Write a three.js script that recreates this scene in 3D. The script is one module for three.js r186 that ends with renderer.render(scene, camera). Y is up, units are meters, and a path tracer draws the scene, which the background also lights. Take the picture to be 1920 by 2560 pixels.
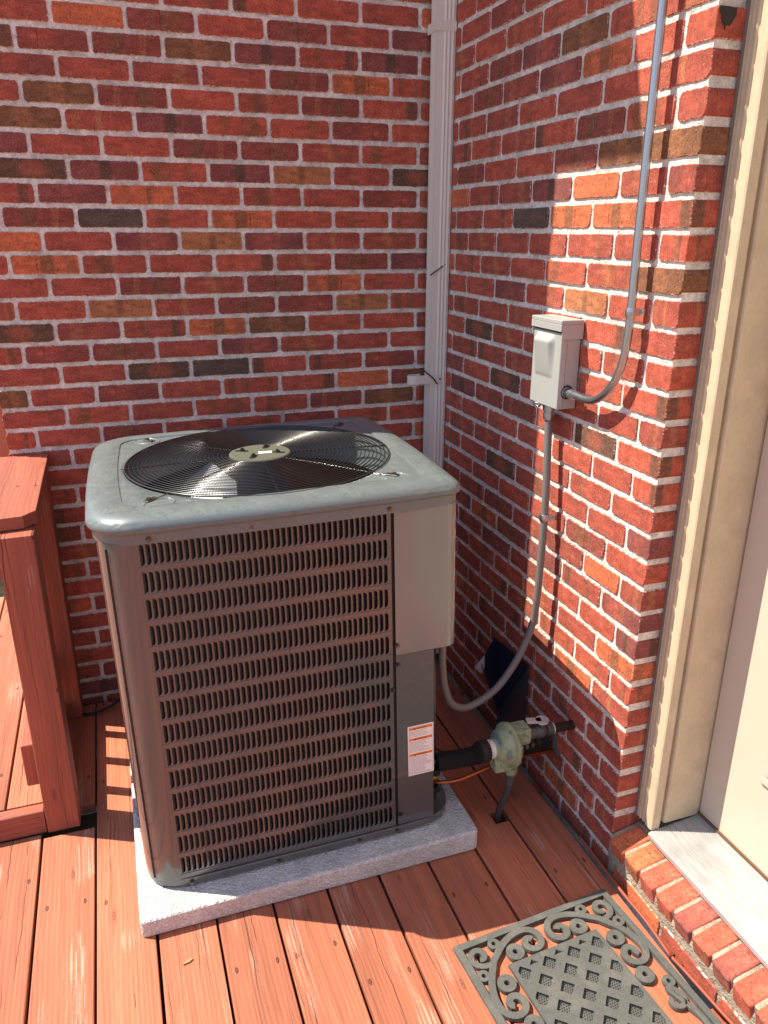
import * as THREE from 'three';
import { RoundedBoxGeometry } from 'three/addons/geometries/RoundedBoxGeometry.js';
import { mergeGeometries, toCreasedNormals } from 'three/addons/utils/BufferGeometryUtils.js';

// ---------------------------------------------------------------- camera, sky, sun, exposure
const scene = new THREE.Scene();
const camera = new THREE.PerspectiveCamera(66.795, 768 / 1024, 0.05, 400);
camera.position.set(-1.1478, 1.6491, 2.6922);
camera.rotation.set(-0.3478, -0.3349, 0.0022, 'YXZ');

const SUN = new THREE.Vector3(-1, 1.66, -0.505).normalize();       // towards the sun
{ // clear, slightly hazy sky: deep overhead, pale at the horizon, a bright aureole round the sun
  const w = 256, h = 128, d = new Float32Array(w * h * 4), K = 0.66;
  for (let y = 0; y < h; y++) for (let x = 0; x < w; x++) {
    const el = ((y + 0.5) / h - 0.5) * Math.PI, az = ((x + 0.5) / w - 0.5) * 2 * Math.PI, up = Math.sin(el);
    const dir = new THREE.Vector3(Math.cos(el) * Math.cos(az), up, Math.cos(el) * Math.sin(az)), c = Math.max(0, dir.dot(SUN));
    const t = Math.pow(1 - Math.max(0, up), 2.6), g = 0.35 * Math.pow(c, 6) + 0.9 * Math.pow(c, 60), i = (y * w + x) * 4;
    const col = [0.27 + t * 0.5, 0.42 + t * 0.4, 0.78 + t * 0.13];
    for (let k = 0; k < 3; k++) d[i + k] = K * (up < -0.02 ? [0.3, 0.27, 0.23][k] : col[k] + g * [1, 0.96, 0.88][k]);
    d[i + 3] = 1;
  }
  const t = new THREE.DataTexture(d, w, h, THREE.RGBAFormat, THREE.FloatType);
  t.mapping = THREE.EquirectangularReflectionMapping; t.magFilter = t.minFilter = THREE.LinearFilter; t.wrapS = THREE.RepeatWrapping; t.needsUpdate = true;
  scene.background = t; scene.environment = t;
}

const sun = new THREE.DirectionalLight(new THREE.Color(1, 0.905, 0.745), 5);
sun.position.copy(SUN).multiplyScalar(12).add(new THREE.Vector3(-0.7, 0, 0.7));
sun.target.position.set(-0.7, 0, 0.7);
sun.castShadow = true;
sun.shadow.mapSize.set(4096, 4096);
Object.assign(sun.shadow.camera, { left: -5, right: 5, top: 5, bottom: -5, near: 0.5, far: 30 });
sun.shadow.radius = 0.5;
scene.add(sun, sun.target);

const renderer = new THREE.WebGLRenderer({ antialias: true });
renderer.setSize(768, 1024);
renderer.toneMapping = THREE.LinearToneMapping;
renderer.toneMappingExposure = 1.78;
renderer.shadowMap.enabled = true;

// ---------------------------------------------------------------- helpers
let seedState = 12345;
function reseed(s) { seedState = s >>> 0; }
function rnd() { seedState = (seedState + 0x6d2b79f5) | 0; let t = Math.imul(seedState ^ (seedState >>> 15), 1 | seedState); t = (t + Math.imul(t ^ (t >>> 7), 61 | t)) ^ t; return ((t ^ (t >>> 14)) >>> 0) / 4294967296; }
const rr = (a, b) => a + (b - a) * rnd();
const clamp = (x, a = 0, b = 1) => Math.min(b, Math.max(a, x));
const sstep = (a, b, x) => { const t = clamp((x - a) / (b - a)); return t * t * (3 - 2 * t); };
const mix = (a, b, t) => a + (b - a) * t;
function hash(x, y, s) { let h = Math.imul(x, 374761393) ^ Math.imul(y, 668265263) ^ Math.imul(s, 1274126177); h = Math.imul(h ^ (h >>> 13), 1274126177); return ((h ^ (h >>> 16)) >>> 0) / 4294967296; }
function noise(x, y, s = 0, px = 0, py = 0) {      // value noise, optional period
  let xi = Math.floor(x), yi = Math.floor(y); const fx = x - xi, fy = y - yi;
  const u = fx * fx * (3 - 2 * fx), v = fy * fy * (3 - 2 * fy);
  let x1 = xi + 1, y1 = yi + 1;
  if (px) { xi = ((xi % px) + px) % px; x1 = ((x1 % px) + px) % px; }
  if (py) { yi = ((yi % py) + py) % py; y1 = ((y1 % py) + py) % py; }
  return mix(mix(hash(xi, yi, s), hash(x1, yi, s), u), mix(hash(xi, y1, s), hash(x1, y1, s), u), v);
}
function dataTex(w, h, fn, color = true, wrap = THREE.RepeatWrapping) {
  const d = new Uint8Array(w * h * 4);
  for (let y = 0; y < h; y++) for (let x = 0; x < w; x++) {
    const c = fn(x, y), i = (y * w + x) * 4;
    if (typeof c === 'number') d[i] = d[i + 1] = d[i + 2] = clamp(c, 0, 255);
    else { d[i] = clamp(c[0], 0, 255); d[i + 1] = clamp(c[1], 0, 255); d[i + 2] = clamp(c[2], 0, 255); }
    d[i + 3] = 255;
  }
  const t = new THREE.DataTexture(d, w, h);
  t.wrapS = t.wrapT = wrap; t.magFilter = THREE.LinearFilter; t.minFilter = THREE.LinearMipmapLinearFilter; t.generateMipmaps = true;
  if (color) t.colorSpace = THREE.SRGBColorSpace;
  t.needsUpdate = true;
  return t;
}
const std = (o) => new THREE.MeshStandardMaterial(o);
const phys = (o) => new THREE.MeshPhysicalMaterial(o);
const taken = new Map();
function numbered(name) { const n = taken.get(name) || 0; taken.set(name, n + 1); return n ? `${name}_${String(n).padStart(3, '0')}` : name; }
function thing(name, label, category, pos = [0, 0, 0], group) {
  const g = new THREE.Group(); g.name = numbered(name); g.position.set(...pos);
  g.userData = { label, category }; if (group) g.userData.group = group;
  scene.add(g); return g;
}
function tagMesh(m, label, category, group) { m.userData = { label, category }; if (group) m.userData.group = group; scene.add(m); m.name = numbered(m.name); return m; }
function structure(o, name) { o.name = name; o.userData = { kind: 'structure' }; scene.add(o); return o; }
function part(name, geo, mat, parent, pos) {
  const m = new THREE.Mesh(geo, mat); m.name = name; m.castShadow = m.receiveShadow = true;
  if (pos) m.position.set(...pos);
  if (parent) parent.add(m); return m;
}
const V = (x, y, z) => new THREE.Vector3(x, y, z);
function clean(g) { const q = g.index ? g.toNonIndexed() : g; for (const k of Object.keys(q.attributes)) if (!['position', 'normal', 'uv'].includes(k)) q.deleteAttribute(k); return q; }
const merge = (list) => mergeGeometries(list.map(clean));
function rbox(w, h, d, r = 0.002, seg = 2) { return new RoundedBoxGeometry(w, h, d, seg, Math.min(r, w / 2.01, h / 2.01, d / 2.01)); }
function rboxAt(x0, x1, y0, y1, z0, z1, r, seg) { return rbox(x1 - x0, y1 - y0, z1 - z0, r, seg).translate((x0 + x1) / 2, (y0 + y1) / 2, (z0 + z1) / 2); }
function boxAt(x0, x1, y0, y1, z0, z1) { return new THREE.BoxGeometry(x1 - x0, y1 - y0, z1 - z0).translate((x0 + x1) / 2, (y0 + y1) / 2, (z0 + z1) / 2); }
function tube(pts, r, seg = 60, rad = 12) { return new THREE.TubeGeometry(new THREE.CatmullRomCurve3(pts.map((p) => V(...p)), false, 'centripetal'), seg, r, rad, false); }
function cyl(r, h, seg = 24, r2 = r) { return new THREE.CylinderGeometry(r2, r, h, seg); }
function capped(pts, r, seg, rad) {                     // tube with closed ends
  const g = [tube(pts, r, seg, rad)];
  const c = new THREE.CatmullRomCurve3(pts.map((p) => V(...p)), false, 'centripetal');
  for (const [t, s] of [[0, -1], [1, 1]]) { const d = new THREE.CircleGeometry(r, rad); const q = new THREE.Quaternion().setFromUnitVectors(V(0, 0, 1), c.getTangentAt(t).multiplyScalar(s)); d.applyQuaternion(q); const p = c.getPointAt(t); d.translate(p.x, p.y, p.z); g.push(d); }
  return merge(g);
}
function along(geo, from, to) {                         // geometry built along +y from 0, laid from -> to direction
  const d = V(...to).sub(V(...from)).normalize(); const q = new THREE.Quaternion().setFromUnitVectors(V(0, 1, 0), d);
  geo.applyQuaternion(q); geo.translate(...from); return geo;
}
function boxUV(geo, s = 1) {                            // uv in metres from the dominant normal
  const p = geo.attributes.position, n = geo.attributes.normal, uv = geo.attributes.uv;
  for (let i = 0; i < p.count; i++) {
    const ax = Math.abs(n.getX(i)), ay = Math.abs(n.getY(i)), az = Math.abs(n.getZ(i));
    if (ax >= ay && ax >= az) uv.setXY(i, p.getZ(i) * s, p.getY(i) * s); else if (ay >= az) uv.setXY(i, p.getX(i) * s, p.getZ(i) * s); else uv.setXY(i, p.getX(i) * s, p.getY(i) * s);
  }
  return geo;
}

// ---------------------------------------------------------------- materials: brick and mortar
const BW = 256, BH = 96;
const mortarRGB = [218, 211, 202];
const PAL = { red: [172, 83, 63], red2: [158, 77, 61], dark: [138, 70, 59], purple: [131, 71, 65], orange: [190, 101, 66], brown: [98, 70, 54], grey: [94, 76, 66], tan: [168, 106, 70], olive: [124, 82, 56] };
function brickTexture(seed, base, bands) {
  reseed(seed * 7919 + 17);
  const stripes = [];
  for (let i = 0; i < bands; i++) stripes.push({ x: rr(0.12, 0.9), w: rr(0.05, 0.2), c: rnd() < 0.6 ? PAL.olive : rnd() < 0.55 ? PAL.brown : PAL.tan, a: rr(0.3, 0.8) });
  const centre = rnd() < 0.3 ? { x: rr(0.3, 0.7), a: rr(0.2, 0.5) } : null;
  const pits = []; for (let i = 0; i < 70; i++) pits.push([rr(6, BW - 6), rr(6, BH - 6), rr(0.8, 1.6), rr(1, 5)]);
  const specks = []; for (let i = 0; i < 64; i++) specks.push([rr(3, BW - 3), rr(3, BH - 3), rr(0.7, 1.8)]);
  const field = new Float32Array(BW * BH), light = new Float32Array(BW * BH);
  for (const [x, y, w, l] of pits) for (let j = -l; j <= l; j++) for (let i = -2; i <= 2; i++) { const X = Math.round(x + i), Y = Math.round(y + j); if (X < 0 || Y < 0 || X >= BW || Y >= BH) continue; field[Y * BW + X] = Math.max(field[Y * BW + X], clamp(1.2 - Math.abs(X - x) / w) * 0.8); }
  for (const [x, y, r] of specks) for (let j = -2; j <= 2; j++) for (let i = -2; i <= 2; i++) { const X = Math.round(x + i), Y = Math.round(y + j); if (X < 0 || Y < 0 || X >= BW || Y >= BH) continue; light[Y * BW + X] = Math.max(light[Y * BW + X], clamp(1.3 - Math.hypot(X - x, Y - y) / r)); }
  const crack = rnd() < 0.12 ? { x: rr(60, 200) } : null;
  return dataTex(BW, BH, (x, y) => {
    const u = x / BW, v = y / BH;
    let c = base.slice();
    for (const s of stripes) { const e = s.w * 0.5, d = Math.abs(u - s.x + 0.012 * (noise(v * 3, seed, 5) - 0.5)); const k = s.a * (1 - sstep(e * 0.7, e * 1.4, d)); c = c.map((q, i) => mix(q, s.c[i], k)); }
    if (centre) { const k = centre.a * (1 - sstep(0.08, 0.3, Math.hypot(u - centre.x, (v - 0.5) * 0.4))); c = c.map((q, i) => mix(q, PAL.red[i] * 1.1, k)); }
    const n = 0.79 + 0.2 * noise(x * 0.03, y * 0.05, seed) + 0.14 * noise(x * 0.14, y * 0.16, seed + 1) + 0.18 * noise(x * 0.6, y * 0.3, seed + 2);
    c = c.map((q) => q * n);
    const p = field[y * BW + x]; c = c.map((q) => q * (1 - 0.62 * p));
    const l = light[y * BW + x]; c = c.map((q, i) => mix(q, [228, 196, 178][i], 0.7 * l));
    if (crack && Math.abs(x - crack.x - 6 * (noise(y * 0.12, 3, seed) - 0.5)) < 0.9) c = c.map((q) => q * 0.45);
    // mortar smeared over the arrises, with its own ragged outline
    const e = Math.min(x, BW - 1 - x, (y) * 1.0, (BH - 1 - y)), m = noise(x * 0.16, y * 0.16, seed + 7) * 6 + noise(x * 0.6, y * 0.6, seed + 8) * 3.5;
    const k = sstep(0.5, 2.2, m - 2.2 - e) * 0.85; c = c.map((q, i) => mix(q, mortarRGB[i], k));
    const film = sstep(0.66, 0.86, noise(x * 0.05, y * 0.09, seed + 11)) * 0.12 * noise(x * 0.7, y * 0.7, seed + 12); c = c.map((q, i) => mix(q, mortarRGB[i], film));
    return c;
  }, true, THREE.ClampToEdgeWrapping);
}
const brickBumps = [0, 1, 2].map((s) => dataTex(BW, BH, (x, y) => {
  let h = 150 + 60 * (noise(x * 0.5, y * 0.22, 60 + s) - 0.5) + 50 * (noise(x * 0.12, y * 0.12, 70 + s) - 0.5);
  const p = noise(x * 0.42, y * 0.14, 80 + s); h -= 110 * sstep(0.8, 0.95, p);
  return h;
}, false, THREE.ClampToEdgeWrapping));
const brickMats = [];
{
  const list = [['red', 0], ['red', 1], ['red2', 0], ['red2', 2], ['red', 3], ['dark', 0], ['dark', 1], ['red2', 4], ['purple', 0], ['purple', 1], ['orange', 0], ['orange', 2], ['brown', 0], ['grey', 0], ['red', 5], ['dark', 3], ['olive', 2], ['red', 0], ['red2', 1], ['orange', 3], ['red', 1], ['red2', 2], ['red', 2], ['dark', 2], ['purple', 2], ['red2', 3], ['red', 4], ['tan', 2]];
  list.forEach(([k, b], i) => brickMats.push(std({ map: brickTexture(i + 3, PAL[k], b), bumpMap: brickBumps[i % 3], bumpScale: 0.0013, roughness: 0.93 })));
}
// how often each kind is drawn
const brickDraw = [0, 0, 1, 1, 2, 2, 2, 3, 3, 4, 4, 5, 5, 6, 7, 7, 8, 9, 10, 11, 12, 13, 14, 14, 15, 15, 16, 17, 17, 18, 18, 0, 2, 4, 7, 17, 18, 19, 1, 3, 5, 6, 20, 20, 21, 21, 22, 22, 23, 23, 24, 25, 25, 26, 26, 27];
const mortarMap = dataTex(512, 512, (x, y) => {
  const n = 0.8 + 0.14 * noise(x / 40, y / 40, 1, 13, 13) + 0.14 * noise(x / 9, y / 9, 2, 57, 57) + 0.16 * noise(x / 2.2, y / 2.2, 3, 233, 233);
  const dirt = sstep(0.72, 0.9, noise(x / 26, y / 18, 9, 20, 29)) * 0.22;
  return mortarRGB.map((q, i) => mix(q * n, [120, 108, 98][i], dirt));
});
const mortarBump = dataTex(512, 512, (x, y) => 90 + 90 * noise(x / 12, y / 12, 4, 43, 43) + 70 * noise(x / 3, y / 3, 5, 171, 171));
mortarMap.repeat.set(2, 2); mortarBump.repeat.set(2, 2);
const mortarMat = std({ map: mortarMap, bumpMap: mortarBump, bumpScale: 0.004, roughness: 0.96 });

// a brick: ragged rounded outline, arris bevel, front at z = 0, body behind it
function brickGeometry(w, h, depth, seed) {
  reseed(seed * 31 + 7);
  const pts = [], r = rr(0.005, 0.013), N = 5;
  const corner = (cx, cy, a0) => { for (let i = 0; i <= N; i++) { const a = a0 + (i / N) * Math.PI / 2; pts.push([cx + r * Math.cos(a), cy + r * Math.sin(a)]); } };
  const side = (x0, y0, x1, y1, n) => { for (let i = 1; i < n; i++) pts.push([mix(x0, x1, i / n), mix(y0, y1, i / n)]); };
  const X = w / 2, Y = h / 2;
  corner(X - r, Y - r, 0); side(X - r, Y, -X + r, Y, 9);
  corner(-X + r, Y - r, Math.PI / 2); side(-X, Y - r, -X, -Y + r, 3);
  corner(-X + r, -Y + r, Math.PI); side(-X + r, -Y, X - r, -Y, 9);
  corner(X - r, -Y + r, 1.5 * Math.PI); side(X, -Y + r, X, Y - r, 3);
  const out = pts.map(([x, y]) => { const a = Math.atan2(y, x), l = Math.hypot(x, y), j = (noise(x * 90 + seed * 9, y * 90, 21) - 0.5) * 0.0036 + (noise(x * 300 + seed * 5, y * 300, 22) - 0.5) * 0.002; return [x + Math.cos(a) * j * 0.6, y + Math.sign(y) * j * (Math.abs(y) > Y * 0.7 ? 1 : 0.3)]; });
  const n = out.length, pos = [], uv = [];
  const ring = (k, z) => out.map(([x, y]) => [x * (1 - k / (w / 2)), y * (1 - k / (h / 2)), z]);
  const front = ring(0.0016, 0), mid = ring(0.0003, -0.0015), back = ring(0, -depth);
  const put = (p, side) => { pos.push(...p); const t = side ? (-p[2]) / w : 0; uv.push(clamp(p[0] / w + 0.5 - (p[0] > 0 ? t : -t), 0.01, 0.99), clamp(p[1] / h + 0.5, 0.01, 0.99)); };
  for (let i = 0; i < n; i++) {
    const j = (i + 1) % n;
    put([0, 0, 0]); put(front[i]); put(front[j]);
    for (const [A, B] of [[front, mid], [mid, back]]) { put(A[i], 1); put(B[i], 1); put(B[j], 1); put(A[i], 1); put(B[j], 1); put(A[j], 1); }
  }
  const g = new THREE.BufferGeometry();
  g.setAttribute('position', new THREE.Float32BufferAttribute(pos, 3)); g.setAttribute('uv', new THREE.Float32BufferAttribute(uv, 2));
  g.computeVertexNormals();
  return toCreasedNormals(g, 0.35);
}
const BL = 0.2032, BC = 0.0677, JW = 0.0118, JH = 0.0124;
const stretchers = [], headers = [], cornerStretch = [], cornerHead = [];
for (let i = 0; i < 12; i++) stretchers.push(brickGeometry(BL - JW, BC - JH, 0.03, i + 1));
for (let i = 0; i < 6; i++) headers.push(brickGeometry(0.0916, BC - JH, 0.03, i + 40));
for (let i = 0; i < 5; i++) cornerStretch.push(brickGeometry(0.157, BC - JH, 0.1, i + 60));
for (let i = 0; i < 5; i++) cornerHead.push(brickGeometry(0.087, BC - JH, 0.1, i + 80));
const KIND = { grey: [13, 12], brown: [12, 16], darkband: [15, 23, 9], purple: [8, 24], tan: [27, 27], orange: [10, 11, 19], olive: [16] };
function layBrick(parent, x0, x1, course, opts = {}) {   // in the wall's own plane: x along, y up, z out
  const w = x1 - x0; if (w < 0.02) return;
  const set = opts.corner ? (w > 0.13 ? cornerStretch : cornerHead) : (w > 0.14 ? stretchers : headers);
  const nominal = opts.corner ? (w > 0.13 ? 0.157 : 0.087) : (w > 0.14 ? BL - JW : 0.0916);
  const g = set[Math.floor(rnd() * set.length)]; let pick = brickDraw[Math.floor(rnd() * brickDraw.length)];
  if ([12, 13, 16, 27].includes(pick) && opts.seen) pick = 2;
  for (const [k, u, v] of opts.seen || []) if (u > x0 - 0.006 && u < x1 + 0.006 && Math.abs(v - 0.16 - (course + 0.5) * BC) < BC / 2) pick = KIND[k][Math.floor(u * 1000 * 7 + 9999) % KIND[k].length];
  const m = brickMats[pick];
  const b = part('brick', g, m, parent, [(x0 + x1) / 2, 0.16 + (course + 0.5) * BC + rr(-0.0009, 0.0009), rr(-0.0014, 0.0012)]);
  b.scale.set(w / nominal, rr(0.975, 1.015), 1);
  b.rotation.z = (rnd() < 0.5 && !opts.corner ? Math.PI : 0) + rr(-0.004, 0.004);
  b.rotation.y = opts.corner ? 0 : rr(-0.005, 0.005);
}

// ---------------------------------------------------------------- back wall (plane z = 0, x to the right)
const backWall = thing('brick_wall', 'red brick wall with pale mortar behind the air conditioner', 'brick wall');
part('mortar', boxUV(boxAt(-1.496, 0.2, -0.6, 2.78, -0.3, -0.0042)), mortarMat, backWall);
const seenBack = [ ['grey', -1.308, 1.821], ['grey', -1.105, 1.689], ['grey', -0.805, 1.204], ['grey', -1.394, 1.349], ['brown', -0.121, 1.821], ['brown', -0.602, 1.339], ['brown', -1.003, 1.210], ['brown', -0.198, 1.067], ['brown', -1.212, 2.022], ['brown', -0.814, 2.159], ['darkband', -1.307, 1.687], ['darkband', -0.600, 1.481], ['darkband', -0.297, 1.548], ['darkband', -0.398, 1.075], ['darkband', -0.601, 1.621], ['darkband', -0.410, 2.029], ['darkband', -0.980, 2.021], ['purple', -0.214, 2.165], ['purple', -1.201, 1.760], ['purple', -0.678, 2.124], ['tan', -0.798, 1.617], ['tan', -0.500, 1.820], ['tan', -1.105, 1.418], ['tan', -0.298, 1.408], ['orange', -0.704, 1.687], ['orange', -0.300, 1.135], ['orange', -0.308, 2.094], ['orange', -1.368, 1.621], ['orange', -1.000, 1.755], ['orange', -0.866, 1.318], ['olive', -1.463, 1.145], ['olive', -1.297, 1.940] ];
reseed(101);
for (let i = -3; i < 38; i++) {
  const first = i % 2 === 0 ? 0.1914 : 0.0898;
  let right = 0.004;
  for (let m = 0; m < 9; m++) {
    const j = first + m * BL + (m < 8 ? rr(-0.003, 0.003) : 0);
    let left = -j, end = false;
    if (left < -1.47) { left = -1.5; end = true; }
    layBrick(backWall, left + (end ? 0 : JW / 2), right - (m ? JW / 2 : 0), i, { corner: end && right - left < 0.16, seen: seenBack });
    right = left; if (end) break;
  }
}
// ---------------------------------------------------------------- right wall (plane x = 0, z towards the camera)
const rightWall = thing('brick_wall', 'red brick wall beside the door, carrying the grey electrical box', 'brick wall');
const rw = new THREE.Group();
rightWall.rotation.y = -Math.PI / 2;                     // local x -> +z, local z -> -x
part('mortar', boxUV(boxAt(-0.29, 1.2925, -0.6, 2.78, -0.28, -0.0042)), mortarMat, rightWall);
const seenRight = [ ['grey', 0.631, 1.684], ['grey', 0.322, 1.345], ['grey', 0.534, 1.213], ['brown', 1.012, 1.819], ['brown', 1.071, 1.141], ['brown', 0.519, 0.931], ['brown', 1.194, 1.567], ['darkband', 0.780, 1.826], ['darkband', 0.307, 1.829], ['darkband', 0.381, 2.012], ['tan', 0.943, 1.477], ['orange', 0.835, 1.687], ['orange', 1.036, 1.684], ['orange', 0.948, 1.758], ['orange', 1.162, 0.604], ['orange', 1.086, 0.801], ['olive', 0.738, 2.108], ['olive', 1.232, 1.835] ];
reseed(202);
for (let i = -3; i < 38; i++) {
  const odd = Math.abs(i % 2) === 1;
  const js = odd ? [0.0223, 0.2255, 0.4287, 0.6319, 0.8351, 1.0383, 1.205, 1.297] : [0.1239, 0.3271, 0.5303, 0.7335, 0.9367, 1.13, 1.297];
  let prev = -0.004;
  js.forEach((j, k) => {
    const last = k === js.length - 1; const e = last ? j : j + rr(-0.003, 0.003);
    if (e - prev > 0.03) layBrick(rightWall, prev + (k ? JW / 2 : 0), e - (last ? 0 : JW / 2), i, { corner: last, seen: seenRight });
    prev = e;
  });
}
// brickwork of the two walls above the picture, the part of the house round the door, one mass each
function massBricks(x0, x1, y0, y1, seed) {
  reseed(seed); const list = [];
  let row = 0;
  for (let y = y0; y < y1 - 0.03; y += BC, row++) for (let x = x0 - (row % 2 ? BL / 2 : 0); x < x1 - 0.02; x += BL) {
    const a = Math.max(x, x0) + JW / 2, b = Math.min(x + BL, x1) - JW / 2; if (b - a < 0.02) continue;
    list.push(boxAt(a, b, y + JH / 2, y + BC - JH / 2, -0.02, rr(-0.001, 0.001)));
  }
  return merge(list);
}
{
  const u1 = part('upper_mortar', boxUV(boxAt(-1.496, 0.2, 2.7805, 4.49, -0.3, -0.0042)), mortarMat, backWall);
  const s1 = part('upper_brickwork', massBricks(-1.5, 0, 2.7325 + BC, 4.48, 301), brickMats[0], backWall); s1.userData.kind = 'stuff';
  const u2 = part('upper_mortar', boxUV(boxAt(-0.29, 1.2925, 2.7805, 4.49, -0.25, -0.0042)), mortarMat, rightWall);
  const s2 = part('upper_brickwork', massBricks(0, 1.297, 2.7325 + BC, 4.48, 302), brickMats[2], rightWall); s2.userData.kind = 'stuff';
  // over and beyond the door
  part('lintel_mortar', boxUV(boxAt(1.2926, 4.6, 2.42, 4.49, -0.3, -0.0042)), mortarMat, rightWall);
  const s3 = part('upper_brickwork', massBricks(1.31, 4.6, 2.43, 4.48, 303), brickMats[3], rightWall); s3.userData.kind = 'stuff';
  part('mortar', boxUV(boxAt(2.36, 4.6, -0.6, 2.4195, -0.3, -0.0042)), mortarMat, rightWall);
  const s4 = part('upper_brickwork', massBricks(2.36, 4.6, -0.05, 2.41, 304), brickMats[1], rightWall); s4.userData.kind = 'stuff';
}
{ // old tar splash on the return of the right wall
  const s = new THREE.Shape();
  [[0.003, 2.048], [0.043, 2.047], [0.0435, 2.034], [0.036, 2.022], [0.031, 2.016], [0.024, 2.019], [0.0205, 2.009], [0.0185, 2.018], [0.013, 2.022], [0.01, 2.034], [0.004, 2.038]].forEach(([x, y], i) => (i ? s.lineTo(x, y) : s.moveTo(x, y)));
  const g = new THREE.ExtrudeGeometry(s, { depth: 0.0012, bevelEnabled: false }); 
  const m = part('tar_splash', g, std({ color: 0x37322e, roughness: 0.8 }), rightWall);
  m.rotation.y = Math.PI / 2; m.position.set(1.2975, 0, 0); // back into world axes inside the turned group
}

// ---------------------------------------------------------------- roof eave over the back wall (outside the picture, casts the stepped shade)
const eaveMat = std({ color: 0xd9d6cf, roughness: 0.7 });
const eave = thing('roof_eave', 'white boxed roof eave on top of the brick wall', 'eave', [0, 4.49, 0]);
part('soffit', boxAt(-1.62, 0.3, 0.0, 0.022, -1.5, 0.295), eaveMat, eave);
{ const r = new THREE.Shape(); [[-0.29, 0.0225], [1.5, 0.0225], [1.5, 0.7], [1.45, 0.7]].forEach(([z, y], i) => (i ? r.lineTo(z, y) : r.moveTo(z, y))); part('roof_slope', new THREE.ExtrudeGeometry(r, { depth: 1.9, bevelEnabled: false }).rotateY(Math.PI / 2), std({ color: 0x4a4643, roughness: 0.95 }), eave, [-1.6, 0, 0]); }
{ // the side of the house that turns away at the end of the back wall
  const g = thing('house_side_wall', 'brick side wall of the house running back from the wall corner', 'wall');
  part('wall_core', boxUV(boxAt(-1.492, 0.2, -0.6, 4.488, -3, -0.3005)), mortarMat, g);
}

// ---------------------------------------------------------------- wood
const WW = 192, WH = 2048;
function woodPair(seed, base, wear) {
  reseed(seed * 977 + 5);
  const cracks = []; for (let i = 0; i < 34; i++) cracks.push({ x: rr(4, WW - 4), y: rr(-100, WH), l: rr(40, 420), a: Math.pow(rnd(), 1.6) * 0.8 + 0.1, w: rr(0.6, 1.5), s: i });
  const scratches = []; for (let i = 0; i < 30; i++) scratches.push({ x: rr(4, WW - 4), y: rr(0, WH), l: rr(20, 110), k: rr(-0.25, 0.25), a: rr(0.25, 0.6) });
  const pale = new Float32Array(WW * WH); for (const q of scratches) for (let j = 0; j < q.l; j++) { const X = Math.round(q.x + q.k * j + 2 * (noise(j * 0.08, q.x, seed) - 0.5)), Y = Math.round(q.y + j); if (X >= 0 && X < WW && Y < WH) pale[Y * WW + X] = q.a * Math.min(1, 6 * j / q.l, 6 * (1 - j / q.l)); }
  const knots = []; for (let i = 0; i < 4; i++) knots.push({ x: rr(24, WW - 24), y: rr(60, WH - 60), r: rr(6, 13) });
  const screws = []; for (let y = rr(120, 300); y < WH; y += 400) screws.push([30 + rr(-4, 4), y], [WW - 30 + rr(-4, 4), y + rr(-8, 8)]);
  const dark = new Float32Array(WW * WH);
  for (const c of cracks) for (let y = Math.max(0, c.y | 0); y < Math.min(WH, c.y + c.l); y++) {
    const cx = c.x + 9 * (noise(y * 0.012, c.s, seed) - 0.5) + 3 * (noise(y * 0.06, c.s, seed + 1) - 0.5), t = (y - c.y) / c.l, a = c.a * Math.min(1, 5 * t, 5 * (1 - t));
    for (let x = Math.max(0, Math.floor(cx - 2)); x <= Math.min(WW - 1, cx + 2); x++) { const i = y * WW + x; dark[i] = Math.max(dark[i], a * clamp(1.2 - Math.abs(x - cx) / c.w)); }
  }
  const col = new Array(WH), bump = new Uint8Array(WW * WH);
  const map = dataTex(WW, WH, (x, y) => {
    let dx = 0, kn = 0;
    for (const k of knots) { const d = Math.hypot((x - k.x), (y - k.y) * 0.45); dx += (x > k.x ? 1 : -1) * 10 * Math.exp(-(d * d) / (k.r * k.r * 5)); if (d < k.r) kn = Math.max(kn, sstep(k.r, k.r * 0.3, d) * (0.5 + 0.5 * Math.sin(d * 1.6))); }
    const xx = x - dx + 16 * (noise(y * 0.004, 7, seed) - 0.5);
    const g = 0.5 + 0.5 * Math.sin(xx * 0.42 + 5 * noise(xx * 0.03, y * 0.003, seed + 2));
    const n = 0.83 + 0.15 * noise(xx * 0.06, y * 0.004, seed + 3) + 0.06 * g * noise(xx * 0.02, y * 0.002, seed + 9) + 0.1 * noise(xx * 0.55, y * 0.02, seed + 4) + 0.06 * noise(x * 0.9, y * 0.4, seed + 5);
    let c = base.map((q) => q * n);
    let d = dark[y * WW + x]; d = Math.max(d, kn * 0.5);
    for (const s of screws) { const q = Math.hypot(x - s[0], (y - s[1]) * 0.66); if (q < 5) d = Math.max(d, q > 2.8 ? 0.75 : 0.4); }
    c = c.map((q) => q * (1 - 0.72 * d));
    const streak = noise(xx * 0.5, y * 0.012, seed + 6), patch = noise(x * 0.022, y * 0.0075, seed + 7);
    const w = sstep(1.0 - wear, 1.0 - wear + 0.16, patch) * sstep(0.6, 0.9, streak + 0.25 * noise(x * 0.5, y * 0.3, seed + 8));
    c = c.map((q, i) => mix(q, [188, 162, 146][i], Math.max(w * 0.7, pale[y * WW + x])));
    bump[y * WW + x] = clamp(170 - 150 * d + 40 * (g - 0.5) + 26 * (noise(xx * 0.6, y * 0.03, seed + 4) - 0.5), 0, 255);
    return c;
  });
  const b = dataTex(WW, WH, (x, y) => bump[y * WW + x], false);
  return [map, b];
}
const stain = [174, 102, 74];
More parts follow.
